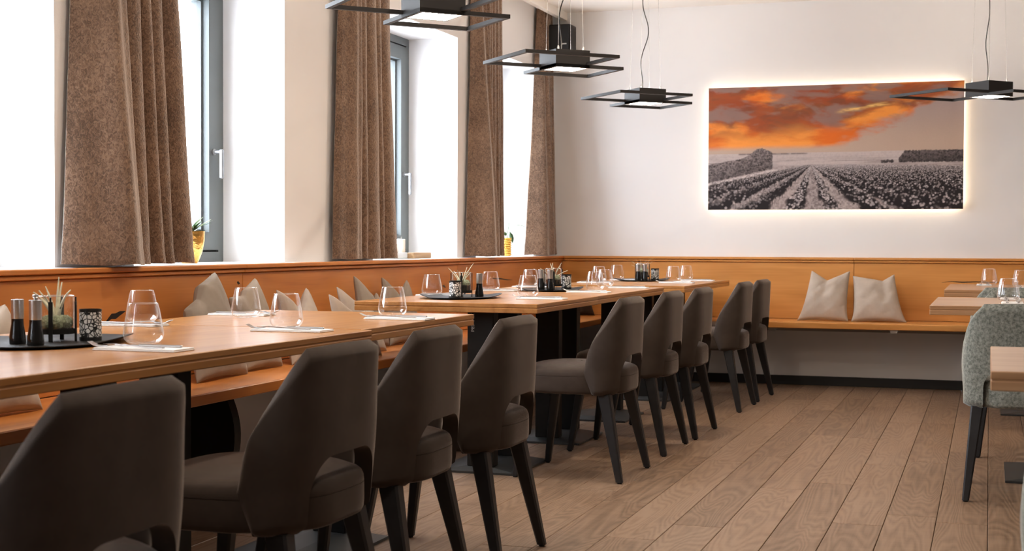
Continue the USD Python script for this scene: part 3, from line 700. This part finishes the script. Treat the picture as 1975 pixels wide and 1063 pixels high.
    hedge(-.01, .26, lambda x: .225 + .43 * x, lambda x: .16 * (1 - .6 * x) + .06 * math.exp(-((x - .21) / .04) ** 2) - .02, 4200, C(44, 40, 42), C(150, 138, 138), .6)
    d_ = 0.010
    while d_ < .62:
        rows = [-.85 - .36 * k for k in range(2, -1, -1)] + [-.485]
        rows += [r_ for r_ in np.arange(9.0 / max(d_ / .06, 1), .5, -.36)][:40]
        rows = [-1.57, -1.21, -.85, -.485] + [.19 + .36 * k for k in range(int(min(40, (.62 / d_) / .36)), 0, -1)] + [-.155, .19]
        for a_ in rows:
            a2 = a_ + rs.normal() * .02
            x, y = vx + a2 * d_, vy - d_
            if x < -.08 or x > 1.08 or (x < .30 and y > .205 + .42 * x): continue
            wd_ = 1.0 if a_ < .3 else 2.1
            k = .42 if a_ < -.3 else (.22 if abs(a_) < .2 else .34)
            h_ = k * d_; q = d_ / ASP
            if a_ < -.3 and rs.rand() < .35: blob(x, y + .05 * d_, .0016, .10 * d_, DK, .8)              # posts
            for _ in range(3): blob(x + rs.normal() * .04 * q, y + h_ * (.40 + .35 * rs.rand()), .055 * q * (1 + rs.rand()) * wd_, .07 * d_ * (.7 + rs.rand()), DK, .85)
            bright = .75 if a_ > .3 else (.9 if abs(a_) < .2 else .55)
            for _ in range(11):
                t = rs.rand() ** .8
                blob(x + rs.normal() * .062 * q * wd_, y + h_ * (.25 + .85 * t), .017 * q + .0009, .017 * d_ + .0012, DK + (LT - DK) * np.clip((t - .30) * 1.6 * bright * (.3 + 1.1 * rs.rand()), 0, 1), .85)
        d_ *= 1.035
    img += ((rs.rand(NY, NX, 1) - .5) * .05) * img
    img = np.clip(img * 0.97, 0, 1)
    x0, z0, y = -1.995, 1.287, YB - 0.062
    t = thing('wall_picture', 'large vineyard sunset print on canvas glowing around its edges on the back wall', 'picture')
    P = np.stack([x0 + gx * W_, np.full_like(gx, y), z0 + gy * H_], -1)
    v, fc = gridmesh(P)
    me = usdkit.mesh(stage, str(t.GetPath()) + '/canvas_print', (v, fc), PRINT)
    UsdGeom.PrimvarsAPI(me).CreatePrimvar('print_color', Sdf.ValueTypeNames.Color3fArray, 'vertex').Set(Vt.Vec3fArray.FromNumpy(img.reshape(-1, 3).astype(np.float32)))
    part(t, 'stretcher', box(x0, x0 + W_, y + .0005, y + .022, z0, z0 + H_), CANVAS)
    i_ = .022
    for a, b, c, d in ((x0 + i_, x0 + W_ - i_, z0 + i_, z0 + i_ + .012), (x0 + i_, x0 + W_ - i_, z0 + H_ - i_ - .012, z0 + H_ - i_), (x0 + i_, x0 + i_ + .012, z0 + i_ + .0121, z0 + H_ - i_ - .0121), (x0 + W_ - i_ - .012, x0 + W_ - i_, z0 + i_ + .0121, z0 + H_ - i_ - .0121)):
        part(t, 'light_strip', box(a, b, y + .0225, y + .032, c, d), LED)
    part(t, 'wall_spacer', box(x0 + .3, x0 + W_ - .3, y + .0225, YB - .0005, z0 + .4, z0 + .44), BLACKMETAL)
picture()

# speaker in the far corner
sp = thing('wall_speaker', 'black loudspeaker in the far upper corner beside the last curtain', 'speaker')
part(sp, 'cabinet', rbox(-3.205, -3.012, 10.34, 10.50, 2.43, 2.690, .006), BLACKMETAL)
part(sp, 'grille', rbox(-3.195, -3.022, 10.332, 10.3395, 2.44, 2.680, .003), GAP)
part(sp, 'badge', rbox(-3.08, -3.04, 10.3295, 10.3318, 2.535, 2.545, .0005), STEEL)
part(sp, 'wall_bracket', rbox(-3.13, -3.08, 10.5005, YB - .0005, 2.52, 2.60, .002), BLACKMETAL)

# ------------------------------------------------------------------ cushions
def cushion_mesh(w, h, t, chop, seed, cx=0.0, tl=0.0, tr=0.0, sh=0.0):
    n = 44; r = np.random.RandomState(seed)
    a = np.linspace(-1, 1, n); X, Y = np.meshgrid(a, a)
    prof = (np.clip(1 - X ** 2, 0, 1) * np.clip(1 - Y ** 2, 0, 1)) ** 0.42
    pin = 0.06 * (1 - np.abs(Y) ** 2) * np.sign(X) * np.abs(X) ** 3
    px = (X - pin) * w / 2 * (1 - .20 * (Y + 1) / 2 + .06 * np.clip(-Y, 0, 1) ** 4)
    up_ = ((Y + 1) / 2)
    px += sh * w * (Y + 1) / 2
    vv = np.clip(1 - np.where(X > cx, (X - cx) / (1 - cx), (cx - X) / (1 + cx)), 0, 1)
    dip = chop * (np.sqrt(vv ** 2 + .012) - .10) / .91 * up_ ** 2.0
    py = (Y - 0.05 * (1 - X ** 2) * np.sign(Y) * np.abs(Y) ** 3) * h / 2 - dip * h
    py += up_ ** 2 * (tl * np.clip(-X, 0, 1) + tr * np.clip(X, 0, 1)) * h
    nz = meshkit.fbm(np.stack([X * 1.6 + seed, Y * 1.6, X * 0 + seed * .7], -1), 3, seed) - .5
    rid = np.abs(meshkit.fbm(np.stack([X * 1.3 - seed, Y * 1.5 + X, X * 0 + seed], -1), 2, seed + 5) - .5)
    tk = t / 2 * prof * (1 + .35 * nz) - 0.003 * prof * np.exp(-(rid / .07) ** 2)
    tk -= .45 * t / 2 * prof * np.exp(-((X - cx) / .28) ** 2) * up_ ** 1.5 * (chop > .05)
    wrk = 0.0015 * np.sin(9 * (X + Y) + seed) * prof
    Fm = np.stack([px, tk + wrk + .002, py], -1); Bm = np.stack([px, -tk * .8 - .002, py], -1)
    v1, f1 = gridmesh(Fm); v2, f2 = gridmesh(Bm)
    V = np.concatenate([v1, v2]); N = n * n; idx = np.arange(N).reshape(n, n)
    F = [f1, f2[:, ::-1] + N] + stitch(idx, N)
    m = trimesh.Trimesh(V, np.concatenate(F), process=False); fixn(m)
    m.vertices[:, 2] -= 0; return m

def cushion(label, base, yaw_, lean, mesh, material, group, side=0.0):
    """base: the middle of the lower edge on the bench; yaw_: heading of the front face; lean: backward tilt."""
    m = mesh.copy(); m.vertices[:, 2] -= m.vertices[:, 2].min()
    # front (+y of the mesh) turned to face the room
    R = trimesh.transformations.rotation_matrix
    m.apply_transform(R(side, [0, 1, 0])); m.apply_transform(R(lean, [1, 0, 0])); m.apply_transform(R(yaw_ - math.pi / 2, [0, 0, 1]))
    m.vertices[:, 2] -= m.vertices[:, 2].min()
    t = thing('cushion', label, 'cushion', (base[0], base[1], 0.4855), 0, group)
    part(t, 'cover', m, material, True)
    return t
gl, gb = 'cushions on the window bench', 'cushions on the back bench'
PI = math.pi
cushion('pale beige cushion on the back bench, left of two, sharply notched on top', (-1.125, 10.33, 0), -PI / 2, .28, cushion_mesh(.34, .37, .13, .17, 3, .15, sh=-.13), CUSH, gb)
cushion('pale beige cushion on the back bench, right of two, its right corner peaked', (-0.735, 10.33, 0), -PI / 2, .30, cushion_mesh(.36, .35, .13, .12, 8, -.45, -.0, -.04, sh=.13), CUSH, gb)
# window bench: faces turned into the room (+x)
cushion('beige cushion at the left frame edge behind the pepper mills', (-2.93, 3.70, 0), 0, .30, cushion_mesh(.40, .36, .13, .12, 11), CUSH, gl)
cushion('creased taupe cushion with one tall pointed corner, left of the tumblers', (-2.92, 5.05, 0), .06, .28, cushion_mesh(.42, .44, .13, .12, 5, .3, 0, -.34), CUSHT, gl)
cushion('taupe cushion with its point seen just behind a tumbler rim', (-2.97, 5.475, 0), .0, .28, cushion_mesh(.33, .405, .12, .12, 6, .2, 0, -.20), CUSHT, gl)
cushion('low beige cushion whose small triangle shows between two tumblers', (-2.95, 5.90, 0), .0, .30, cushion_mesh(.37, .350, .12, .34, 7), CUSH, gl)
cushion('pale cushion lowest and first of the overlapping row before the far tables', (-2.79, 6.12, 0), 0, .32, cushion_mesh(.40, .325, .09, .34, 12, -.2, -.30), CUSH, gl)
cushion('pale cushion second of the overlapping row, peak above the first', (-2.90, 6.44, 0), 0, .32, cushion_mesh(.38, .35, .09, .34, 13, -.2, -.30), CUSH, gl)
cushion('taupe cushion third of the overlapping row, tallest with a creased face', (-3.01, 6.77, 0), 0, .20, cushion_mesh(.30, .385, .09, .30, 14, -.4, -.25), CUSHT, gl)
cushion('taupe cushion farthest of the overlapping row, notched between two peaks', (-3.015, 7.175, 0), 0, .20, cushion_mesh(.42, .37, .10, .34, 15, -.1, -.06), CUSHT, gl)
cushion('pale cushion near the far corner, glimpsed under the middle table', (-2.98, 9.93, 0), 0, .28, cushion_mesh(.40, .37, .13, .14, 16), CUSH, gl)
cushion('dark brown cushion in the shadowed corner of the two benches', (-2.95, 10.33, 0), -PI / 4, .25, cushion_mesh(.30, .26, .12, .10, 17), CUSHD, gb)
cushion('pale cushion on the back bench just right of the dark corner one', (-2.52, 10.37, 0), -PI / 2, .20, cushion_mesh(.40, .27, .09, .12, 18), CUSH, gb)

# ------------------------------------------------------------------ table settings
TZ = 0.7702
def glass_mesh():
    o = [(0, .0), (.030, .0), (.040, .003), (.049, .012), (.052, .024), (.0515, .032), (.047, .060), (.0415, .088), (.0374, .1042)]
    return trimesh.creation.revolve(np.array(o), sections=56)
def rim_bead(r, z, t=.0007):
    a = np.linspace(0, 2 * math.pi, 49)
    return tube(np.c_[r * np.cos(a), r * np.sin(a), np.full(49, z)], t, 6)
GM = glass_mesh()
g0 = None
def tumbler(x, y, label, z=TZ):
    global g0
    if g0 is None:
        g0 = thing('drinking_glass', label, 'glass', (x, y, z), 0, 'clear tumblers on the tables'); part(g0, 'bowl', GM, GLASSY, True); part(g0, 'rim', rim_bead(.0374, .1044), GLASSRIM, True)
    else: dup(g0, 'drinking_glass', label, (x, y, z))

def napkin_mesh():
    return cat(rbox(-.115, .115, -.047, .047, 0, .0035, .0012), rbox(-.113, .114, -.044, .046, .0036, .0068, .0012))
def flat_sweep(path, width, thick):
    """A ribbon of metal along x with given centre heights."""
    n = len(path); P = []
    for (x, z), w_, t_ in zip(path, width, thick):
        P.append([(x, -w_ / 2, z), (x, w_ / 2, z), (x, w_ / 2, z + t_), (x, -w_ / 2, z + t_)])
    P = np.array(P); v = P.reshape(-1, 3); f = []
    for i in range(n - 1):
        for j in range(4):
            a, b = i * 4 + j, i * 4 + (j + 1) % 4
            f += [[a, b, b + 4], [a, b + 4, a + 4]]
    f += [[0, 2, 1], [0, 3, 2], [4 * n - 4, 4 * n - 3, 4 * n - 2], [4 * n - 4, 4 * n - 2, 4 * n - 1]]
    m = trimesh.Trimesh(v, f, process=False); fixn(m); return m
def fork_parts():
    h = flat_sweep([(.105, .000), (.06, .0005), (.0, .004), (-.03, .006), (-.048, .004)], [.012, .009, .006, .0055, .016], [.003] * 5)
    tines = []
    for k in range(4):
        y = (k - 1.5) * .0058
        tines.append(tube([(-.046, y, .0045), (-.065, y, .0015), (-.085, y, .004), (-.103, y, .013)], [.0016, .0016, .0014, .0008], 6))
    return h, cat(*tines)
def knife_parts():
    return rbox(-.015, .105, -.0045, .0045, 0, .006, .0015), flat_sweep([(-.014, .002), (-.06, .002), (-.10, .003), (-.118, .003)], [.013, .018, .016, .004], [.0016] * 4)
proto = {}
def setting(x, y, flip, where, rz=None):
    """Folded napkin with a fork and a knife lying on it; the handles point to the diner."""
    a = (math.pi if flip else 0.0) if rz is None else rz
    for nm, label, ct, dx, dy, dz, grp in (('napkin', f'folded napkin {where}', 'napkin', 0, 0, 0, 'folded napkins at the place settings'),
                                           ('fork', f'steel fork {where}', 'fork', -.035, -.022, .0070, 'forks at the place settings'),
                                           ('table_knife', f'steel knife {where}', 'knife', -.012, .024, .0070, 'knives at the place settings')):
        c, s = math.cos(a), math.sin(a)
        loc = (x + c * dx - s * dy, y + s * dx + c * dy, TZ + dz)
        if nm not in proto:
            t = proto[nm] = thing(nm, label, ct, loc, a, grp)
            if nm == 'napkin': part(t, 'cloth', napkin_mesh(), LINEN)
            elif nm == 'fork':
                h, ti = fork_parts(); part(t, 'handle', h, STEEL); part(t, 'tines', ti, STEEL, True)
            else:
                h, b = knife_parts(); part(t, 'handle', h, STEEL); part(t, 'blade', b, STEEL)
        else: dup(proto[nm], nm, label, loc, a)
S = [(-1.955, 3.00, 0, 'at the aisle side of the near table, nearest the camera'), (-1.965, 3.80, 0, 'at the aisle side by the table step'), (-1.930, 4.53, 0, 'at the far end of the short table'),
     (-2.565, 3.86, 1, 'on the bench side behind the two overlapping tumblers'), (-2.565, 4.57, 1, 'on the bench side in front of the pointed cushion'),
     (-2.005, 6.42, 0, 'at the aisle side near corner of the lettered table'), (-2.035, 7.36, 0, 'at the aisle side of the middle table, nearer of two'), (-2.02, 8.19, 0, 'at the aisle side of the middle table, far end'),
     (-2.60, 6.62, 1, 'on the bench side of the lettered table'), (-2.57, 7.40, 1, 'on the bench side of the middle table, nearer'), (-2.60, 8.13, 1, 'on the bench side of the middle table, farther'),
     (-1.98, 9.36, 0, 'at the aisle side of the farthest table, nearer of two'), (-1.96, 9.98, 0, 'at the aisle side of the farthest table, by the back bench'),
     (-2.50, 9.20, 1, 'on the bench side of the farthest table, nearer'), (-2.47, 9.96, 1, 'on the bench side of the farthest table, by the corner')]
for x, y, fl_, wh in S: setting(x, y, fl_, wh)
for x, y, a, wh in ((0.10, 6.76, -PI / 2, 'on the near side of the right table with green chairs'), (0.10, 7.26, PI / 2, 'on the far side of the right table with green chairs'), (-0.03, 9.75, PI / 2, 'on the left end of the far right table'), (0.20, 9.1, -PI / 2, 'on the near side of the far right table')):
    setting(x, y, 0, wh, a)
for x, y, lab in [(-2.085, 3.20, 'clear tumbler at the near table, in front of another one'), (-2.65, 4.06, 'clear tumbler standing behind the nearest tumbler'), (-2.47, 4.43, 'clear tumbler in front of the pointed taupe cushion'),
                  (-2.07, 3.965, 'clear tumbler by the step between the two near tables'), (-2.04, 4.725, 'clear tumbler at the far end of the short table'), (-2.66, 6.66, 'clear tumbler left of the candle holder on the lettered table'),
                  (-2.63, 7.46, 'clear tumbler right of the single mill, bench side'), (-2.165, 6.70, 'clear tumbler at the aisle corner of the lettered table'), (-2.65, 8.25, 'clear tumbler half hidden behind two mills'),
                  (-2.12, 7.80, 'clear tumbler right of the tray on the middle table'), (-2.56, 9.52, 'clear tumbler alone on the bench side of the farthest table'), (-2.22, 8.64 - .25, 'clear tumbler at the far end of the middle table'),
                  (-2.60, 10.18, 'clear tumbler farthest back, left of the last mills'), (-2.11, 9.86, 'clear tumbler first right of the last mills'), (-2.09, 10.20, 'clear tumbler rightmost on the farthest table'),
                  (0.0, 9.92, 'clear tumbler on the left end of the far right table'), (0.087, 7.12, 'clear tumbler on the right table with green chairs'), (0.19, 9.5, 'clear tumbler cut by the right frame edge')]:
    tumbler(x, y, lab)

# trays with mills, terrarium and candle holder
def tray_mesh(seed):
    n, m_ = 64, 9
    a = np.linspace(0, 2 * PI, n, endpoint=False); rr = np.linspace(0.02, 1, m_)
    r = np.random.RandomState(seed)
    wv = 1 + .05 * np.sin(2 * a + r.rand() * 6) + .03 * np.sin(3 * a + r.rand() * 6)
    P = np.zeros((m_, n, 3))
    for i, q in enumerate(rr):
        x, y = .19 * q * np.cos(a) * wv, .27 * q * np.sin(a) * wv
        z = .0012 + np.clip(q - .72, 0, 1) ** 1.5 * (.045 + .10 * np.clip(np.sin(2 * a + .6), 0, 1)) * .8
        P[i] = np.c_[x, y, z]
    Q = P[::-1].copy(); Q[:, :, 2] += .0022
    v, f = gridmesh(np.concatenate([P, Q]), True)
    c = len(v); v = np.vstack([v, [0, 0, .0012], [0, 0, .0034]])
    j = np.arange(n); k = (j + 1) % n; e = (2 * m_ - 1) * n
    f = np.concatenate([f, np.c_[np.full(n, c), k, j], np.c_[np.full(n, c + 1), e + j, e + k]])
    m = trimesh.Trimesh(v, f, process=False); fixn(m); return m
MILLB = lathe([(0, 0), (.020, 0), (.0215, .004), (.0205, .018), (.0155, .050), (.0148, .064), (0, .064)], 32)
MILLC = lathe([(0, .0642), (.0152, .0642), (.0157, .068), (.0157, .112), (.0148, .1135), (0, .1135)], 32)
MILLK = lathe([(0, .1136), (.005, .1136), (.0045, .119), (.0075, .122), (.0075, .126), (.004, .128), (0, .128)], 20)
mp = {}
def mill(x, y, z, label, knob):
    if knob in mp: return dup(mp[knob], 'pepper_mill' if knob else 'salt_mill', label, (x, y, z))
    t = mp[knob] = thing('pepper_mill' if knob else 'salt_mill', label, 'mill', (x, y, z), 0, 'pepper mills with knobs' if knob else 'flat-topped mills')
    part(t, 'body', MILLB, GLOSSBLACK, 40); part(t, 'steel_head', MILLC, STEEL, 40)
    if knob: part(t, 'knob', MILLK, STEEL, 40)
def holder(x, y, z, label, store={}):
    if 'a' in store: return dup(store['a'], 'candle_holder', label, (x, y, z))
    t = store['a'] = thing('candle_holder', label, 'candle holder', (x, y, z), 0, 'perforated candle holders')
    part(t, 'sleeve', lathe([(.0265, .010), (.0285, .010), (.0285, .076), (.0265, .076)], 40), PERF, 40, 'black metal sleeve cut through with white pebble shapes')
    part(t, 'rim', lathe([(.026, .0761), (.0290, .0761), (.0290, .083), (.026, .083)], 40), BLACKMETAL, 40)
    part(t, 'foot', lathe([(0, 0), (.0290, 0), (.0290, .0099), (0, .0099)], 40), BLACKMETAL, 40)
    part(t, 'tea_light', lathe([(0, .0102), (.02, .0102), (.02, .03), (0, .03)], 24), WAX, 40)
def air_leaf(r, h0, ang, spread, length, w0):
    q = np.linspace(0, 1, 9)
    d = np.array([math.cos(ang), math.sin(ang)])
    rad = .006 + spread * q ** 1.4; z = h0 + length * (q - .38 * q ** 2 * r)
    c = np.c_[d[0] * rad, d[1] * rad, z]
    return tube(c, w0 * (1 - .8 * q) + .0005, 5)
def terrarium(x, y, z, label, style, seed):
    t = thing('terrarium', label, 'plant glass', (x, y, z), 0, 'glass terrariums on black stands')
    r = np.random.RandomState(seed)
    part(t, 'glass_cylinder', trimesh.creation.revolve(np.array([(0, .0245), (.0455, .0245), (.0455, .118)]), sections=48), GLASSY, 40)
    part(t, 'glass_rim', rim_bead(.0455, .1183, .0010), GLASSRIM, True)
    part(t, 'stand_ring', lathe([(.0458, .022), (.0485, .022), (.0485, .033), (.0458, .033)], 40), BLACKMETAL, 40)
    part(t, 'base_disc', lathe([(0, .0195), (.0484, .0195), (.0484, .0219), (0, .0219)], 40), BLACKMETAL, 40)
    for k in range(4):
        a = -PI / 2 + .35 + k * PI / 2
        m = cat(rbox(.0487, .0527, -.0055, .0055, 0, .104, .0006), rbox(.0487, .0527, -.0022, .0022, .104, .116, .0006))
        m.apply_transform(trimesh.transformations.rotation_matrix(a, [0, 0, 1])); part(t, 'stand_bar', m, BLACKMETAL)
    part(t, 'soil', lathe([(0, .0277), (.0428, .0277), (.0428, .034 if style == 0 else .056), (0, .036 if style == 0 else .058)], 32), SOIL, 40)
    for k in range(5 if style == 0 else 3):
        a = k * 2 * PI / (5 if style == 0 else 3) + .4
        s = trimesh.creation.icosphere(3, .0195)
        s.vertices *= (1 + .22 * (meshkit.noise(s.vertices * 260, seed + k) - .5))[:, None]
        s.apply_translation([.023 * math.cos(a), .023 * math.sin(a), (.048 if style == 0 else .064)]); part(t, 'moss_ball', s, MOSS, True)
    for k in range(9 if style != 2 else 14):
        a = r.rand() * 2 * PI
        part(t, 'leaf', air_leaf(r.rand() * (1.0 if style == 0 else .6), .055, a, .035 + .045 * r.rand(), .065 + .055 * r.rand(), .0052 if style == 0 else (.0034 if style == 1 else .0010)), AIRLEAF, True)
TR = [(-2.315, 3.12, 'near table', 1), (-2.42, 6.42, 'lettered table', 2), (-2.335, 7.64, 'middle table', 3), (-2.33, 9.86, 'farthest table', 4)]
for x, y, wh, sd in TR:
    m = tray_mesh(sd)
    tt_ = thing('serving_tray', f'black wavy-edged metal tray on the {wh}', 'tray', (x, y, TZ), 0, 'black wavy trays'); part(tt_, 'dish', m, BLACKMETAL, 40)
z1 = TZ + .0036
mill(-2.345, 3.030, z1, 'flat-topped black and steel mill at the left frame edge', False)
mill(-2.270, 3.003, z1, 'black and steel pepper mill with a knob, nearest the camera', True)
terrarium(-2.320, 3.155, z1, 'glass terrarium with pale air plant and moss on the near table', 0, 5)
holder(-2.250, 3.205, z1, 'perforated candle holder right of the nearest terrarium')
holder(-2.385, 6.265, z1, 'perforated candle holder in front of the terrarium on the lettered table')
terrarium(-2.415, 6.43, z1, 'glass terrarium with green blades on the lettered table', 1, 8)
mill(-2.345, 6.49, z1, 'single mill right of the terrarium on the lettered table', False)
mill(-2.380, 7.60, z1, 'left mill of the pair on the middle table', False)
mill(-2.310, 7.55, z1, 'right mill of the pair on the middle table', False)
terrarium(-2.325, 7.66, z1, 'glass terrarium behind the two mills on the middle table', 1, 12)
holder(-2.290, 7.80, z1, 'perforated candle holder right of the mills on the middle table')
mill(-2.350, 9.80, z1, 'left mill of the pair on the farthest table', False)
mill(-2.306, 9.82, z1, 'right mill of the pair on the farthest table', False)
terrarium(-2.350, 9.93, z1, 'glass terrarium with fine grass on the farthest table', 2, 14)
holder(-2.262, 9.95, z1, 'perforated candle holder half hidden behind the last mills')

# ------------------------------------------------------------------ things on the window sills
def leaf_mesh(L, W, bend, n=12):
    q = np.linspace(0, 1, n); s = np.linspace(-1, 1, 5)
    P = np.zeros((n, 5, 3))
    for i, t in enumerate(q):
        wd = W / 2 * (math.sin(PI * min(1, t * .98 + .02)) ** .8) * (1 - .35 * t)
        P[i] = np.c_[np.full(5, t * L * (1 - .15 * bend * t)), s * wd, -bend * L * t * t * .6 + .12 * wd * np.abs(s)]
    top = P.copy(); top[:, :, 2] += .0012
    v1, f1 = gridmesh(P); v2, f2 = gridmesh(top); N = len(v1)
    idx = np.arange(N).reshape(n, 5); F = [f1, f2[:, ::-1] + N] + stitch(idx, N)
    m = trimesh.Trimesh(np.concatenate([v1, v2]), np.concatenate(F), process=False); fixn(m); return m
def place_leaf(parent, base, az, el, L, W, bend, mt, twist=0.0):
    m = leaf_mesh(L, W, bend); R = trimesh.transformations.rotation_matrix
    m.apply_transform(R(twist, [1, 0, 0])); m.apply_transform(R(-el, [0, 1, 0])); m.apply_transform(R(az, [0, 0, 1])); m.apply_translation(base)
    part(parent, 'leaf', m, mt, True)
pot = thing('potted_plant', 'spiky succulent in a hammered gold pot, half behind the wide left curtain', 'potted plant', (-3.42, 5.62, SILL + .0005), 0)
part(pot, 'pot', lathe([(0, 0), (.034, 0), (.040, .01), (.056, .05), (.066, .10), (.068, .145), (.063, .145), (.060, .10), (.05, .05), (.03, .012), (0, .012)], 40), GOLD, 40)
part(pot, 'soil', lathe([(0, .128), (.0605, .128), (.0605, .132), (0, .134)], 24), SOIL)
r_ = np.random.RandomState(4)
for k in range(22):
    place_leaf(pot, (0, 0, .132), k * 2.4, .25 + .9 * r_.rand(), .07 + .07 * r_.rand(), .022, .5 * r_.rand(), LEAFV if k % 3 == 0 else LEAFG)
vs = thing('potted_plant', 'trailing leafy plant in a gold beaded vase on the far sill', 'potted plant', (-3.40, 9.985, SILL + .0005), 0)
part(vs, 'vase', lathe([(0, 0), (.036, 0), (.036, .135), (.031, .135), (.031, .006), (0, .006)], 32), GOLDB, 40)
for zz_ in np.linspace(.012, .128, 8):
    for k in range(20):
        a = k * 2 * PI / 20 + (PI / 20 if int(round(zz_ * 1000)) % 2 else 0)
        b = trimesh.creation.icosphere(1, .0068); b.apply_translation([.0365 * math.cos(a), .0365 * math.sin(a), zz_])
        part(vs, 'bead', b, GOLDB, True)
part(vs, 'stem', cat(tube([(0, 0, .02), (.01, .01, .16), (.015, .03, .25)], .0022, 6), tube([(0, 0, .02), (-.01, -.02, .15), (-.02, -.03, .2)], .0022, 6)), LEAFG, True)
place_leaf(vs, (.012, .010, .225), .75, .1, .15, .075, .25, LEAFV)
place_leaf(vs, (.012, .035, .19), .75, -1.1, .105, .052, .25, LEAFG, .5)
place_leaf(vs, (.014, .055, .175), .85, -1.2, .085, .042, .25, LEAFG, -.6)
place_leaf(vs, (-.02, -.03, .2), 3.5, .5, .11, .06, .5, LEAFV)
place_leaf(vs, (0, 0, .15), 4.6, .6, .10, .05, .5, LEAFG)

cb = single('candle_board', rbox(-3.40, -3.30, 7.97, 8.25, SILL + .0005, SILL + .036, .003), BLOCKW, 'small oak board on the sill beside two white candles', 'board')
def candle(x, y, z, r, h, label):
    t = thing('pillar_candle', label, 'candle', (x, y, z), 0, 'white pillar candles')
    part(t, 'wax', lathe([(0, 0), (r, 0), (r, h - .003), (r - .003, h), (.004, h - .003), (0, h - .003)], 32), WAX, 40)
    part(t, 'wick', tube([(0, 0, h - .004), (0, .001, h + .008), (.001, .002, h + .014)], .0012, 6), WICK)
single('stone_block', rbox(-3.45, -3.34, 7.66, 7.965, SILL + .0005, SILL + .038, .003), plain('pale_stone', (.62, .64, .66), .6), 'pale grey stone block under the candles, left of the oak board', 'block')
candle(-3.40, 8.005, SILL + .0365, .0255, .083, 'taller white pillar candle above the oak board')
candle(-3.40, 7.90, SILL + .0385, .027, .052, 'shorter white pillar candle half behind the second curtain')
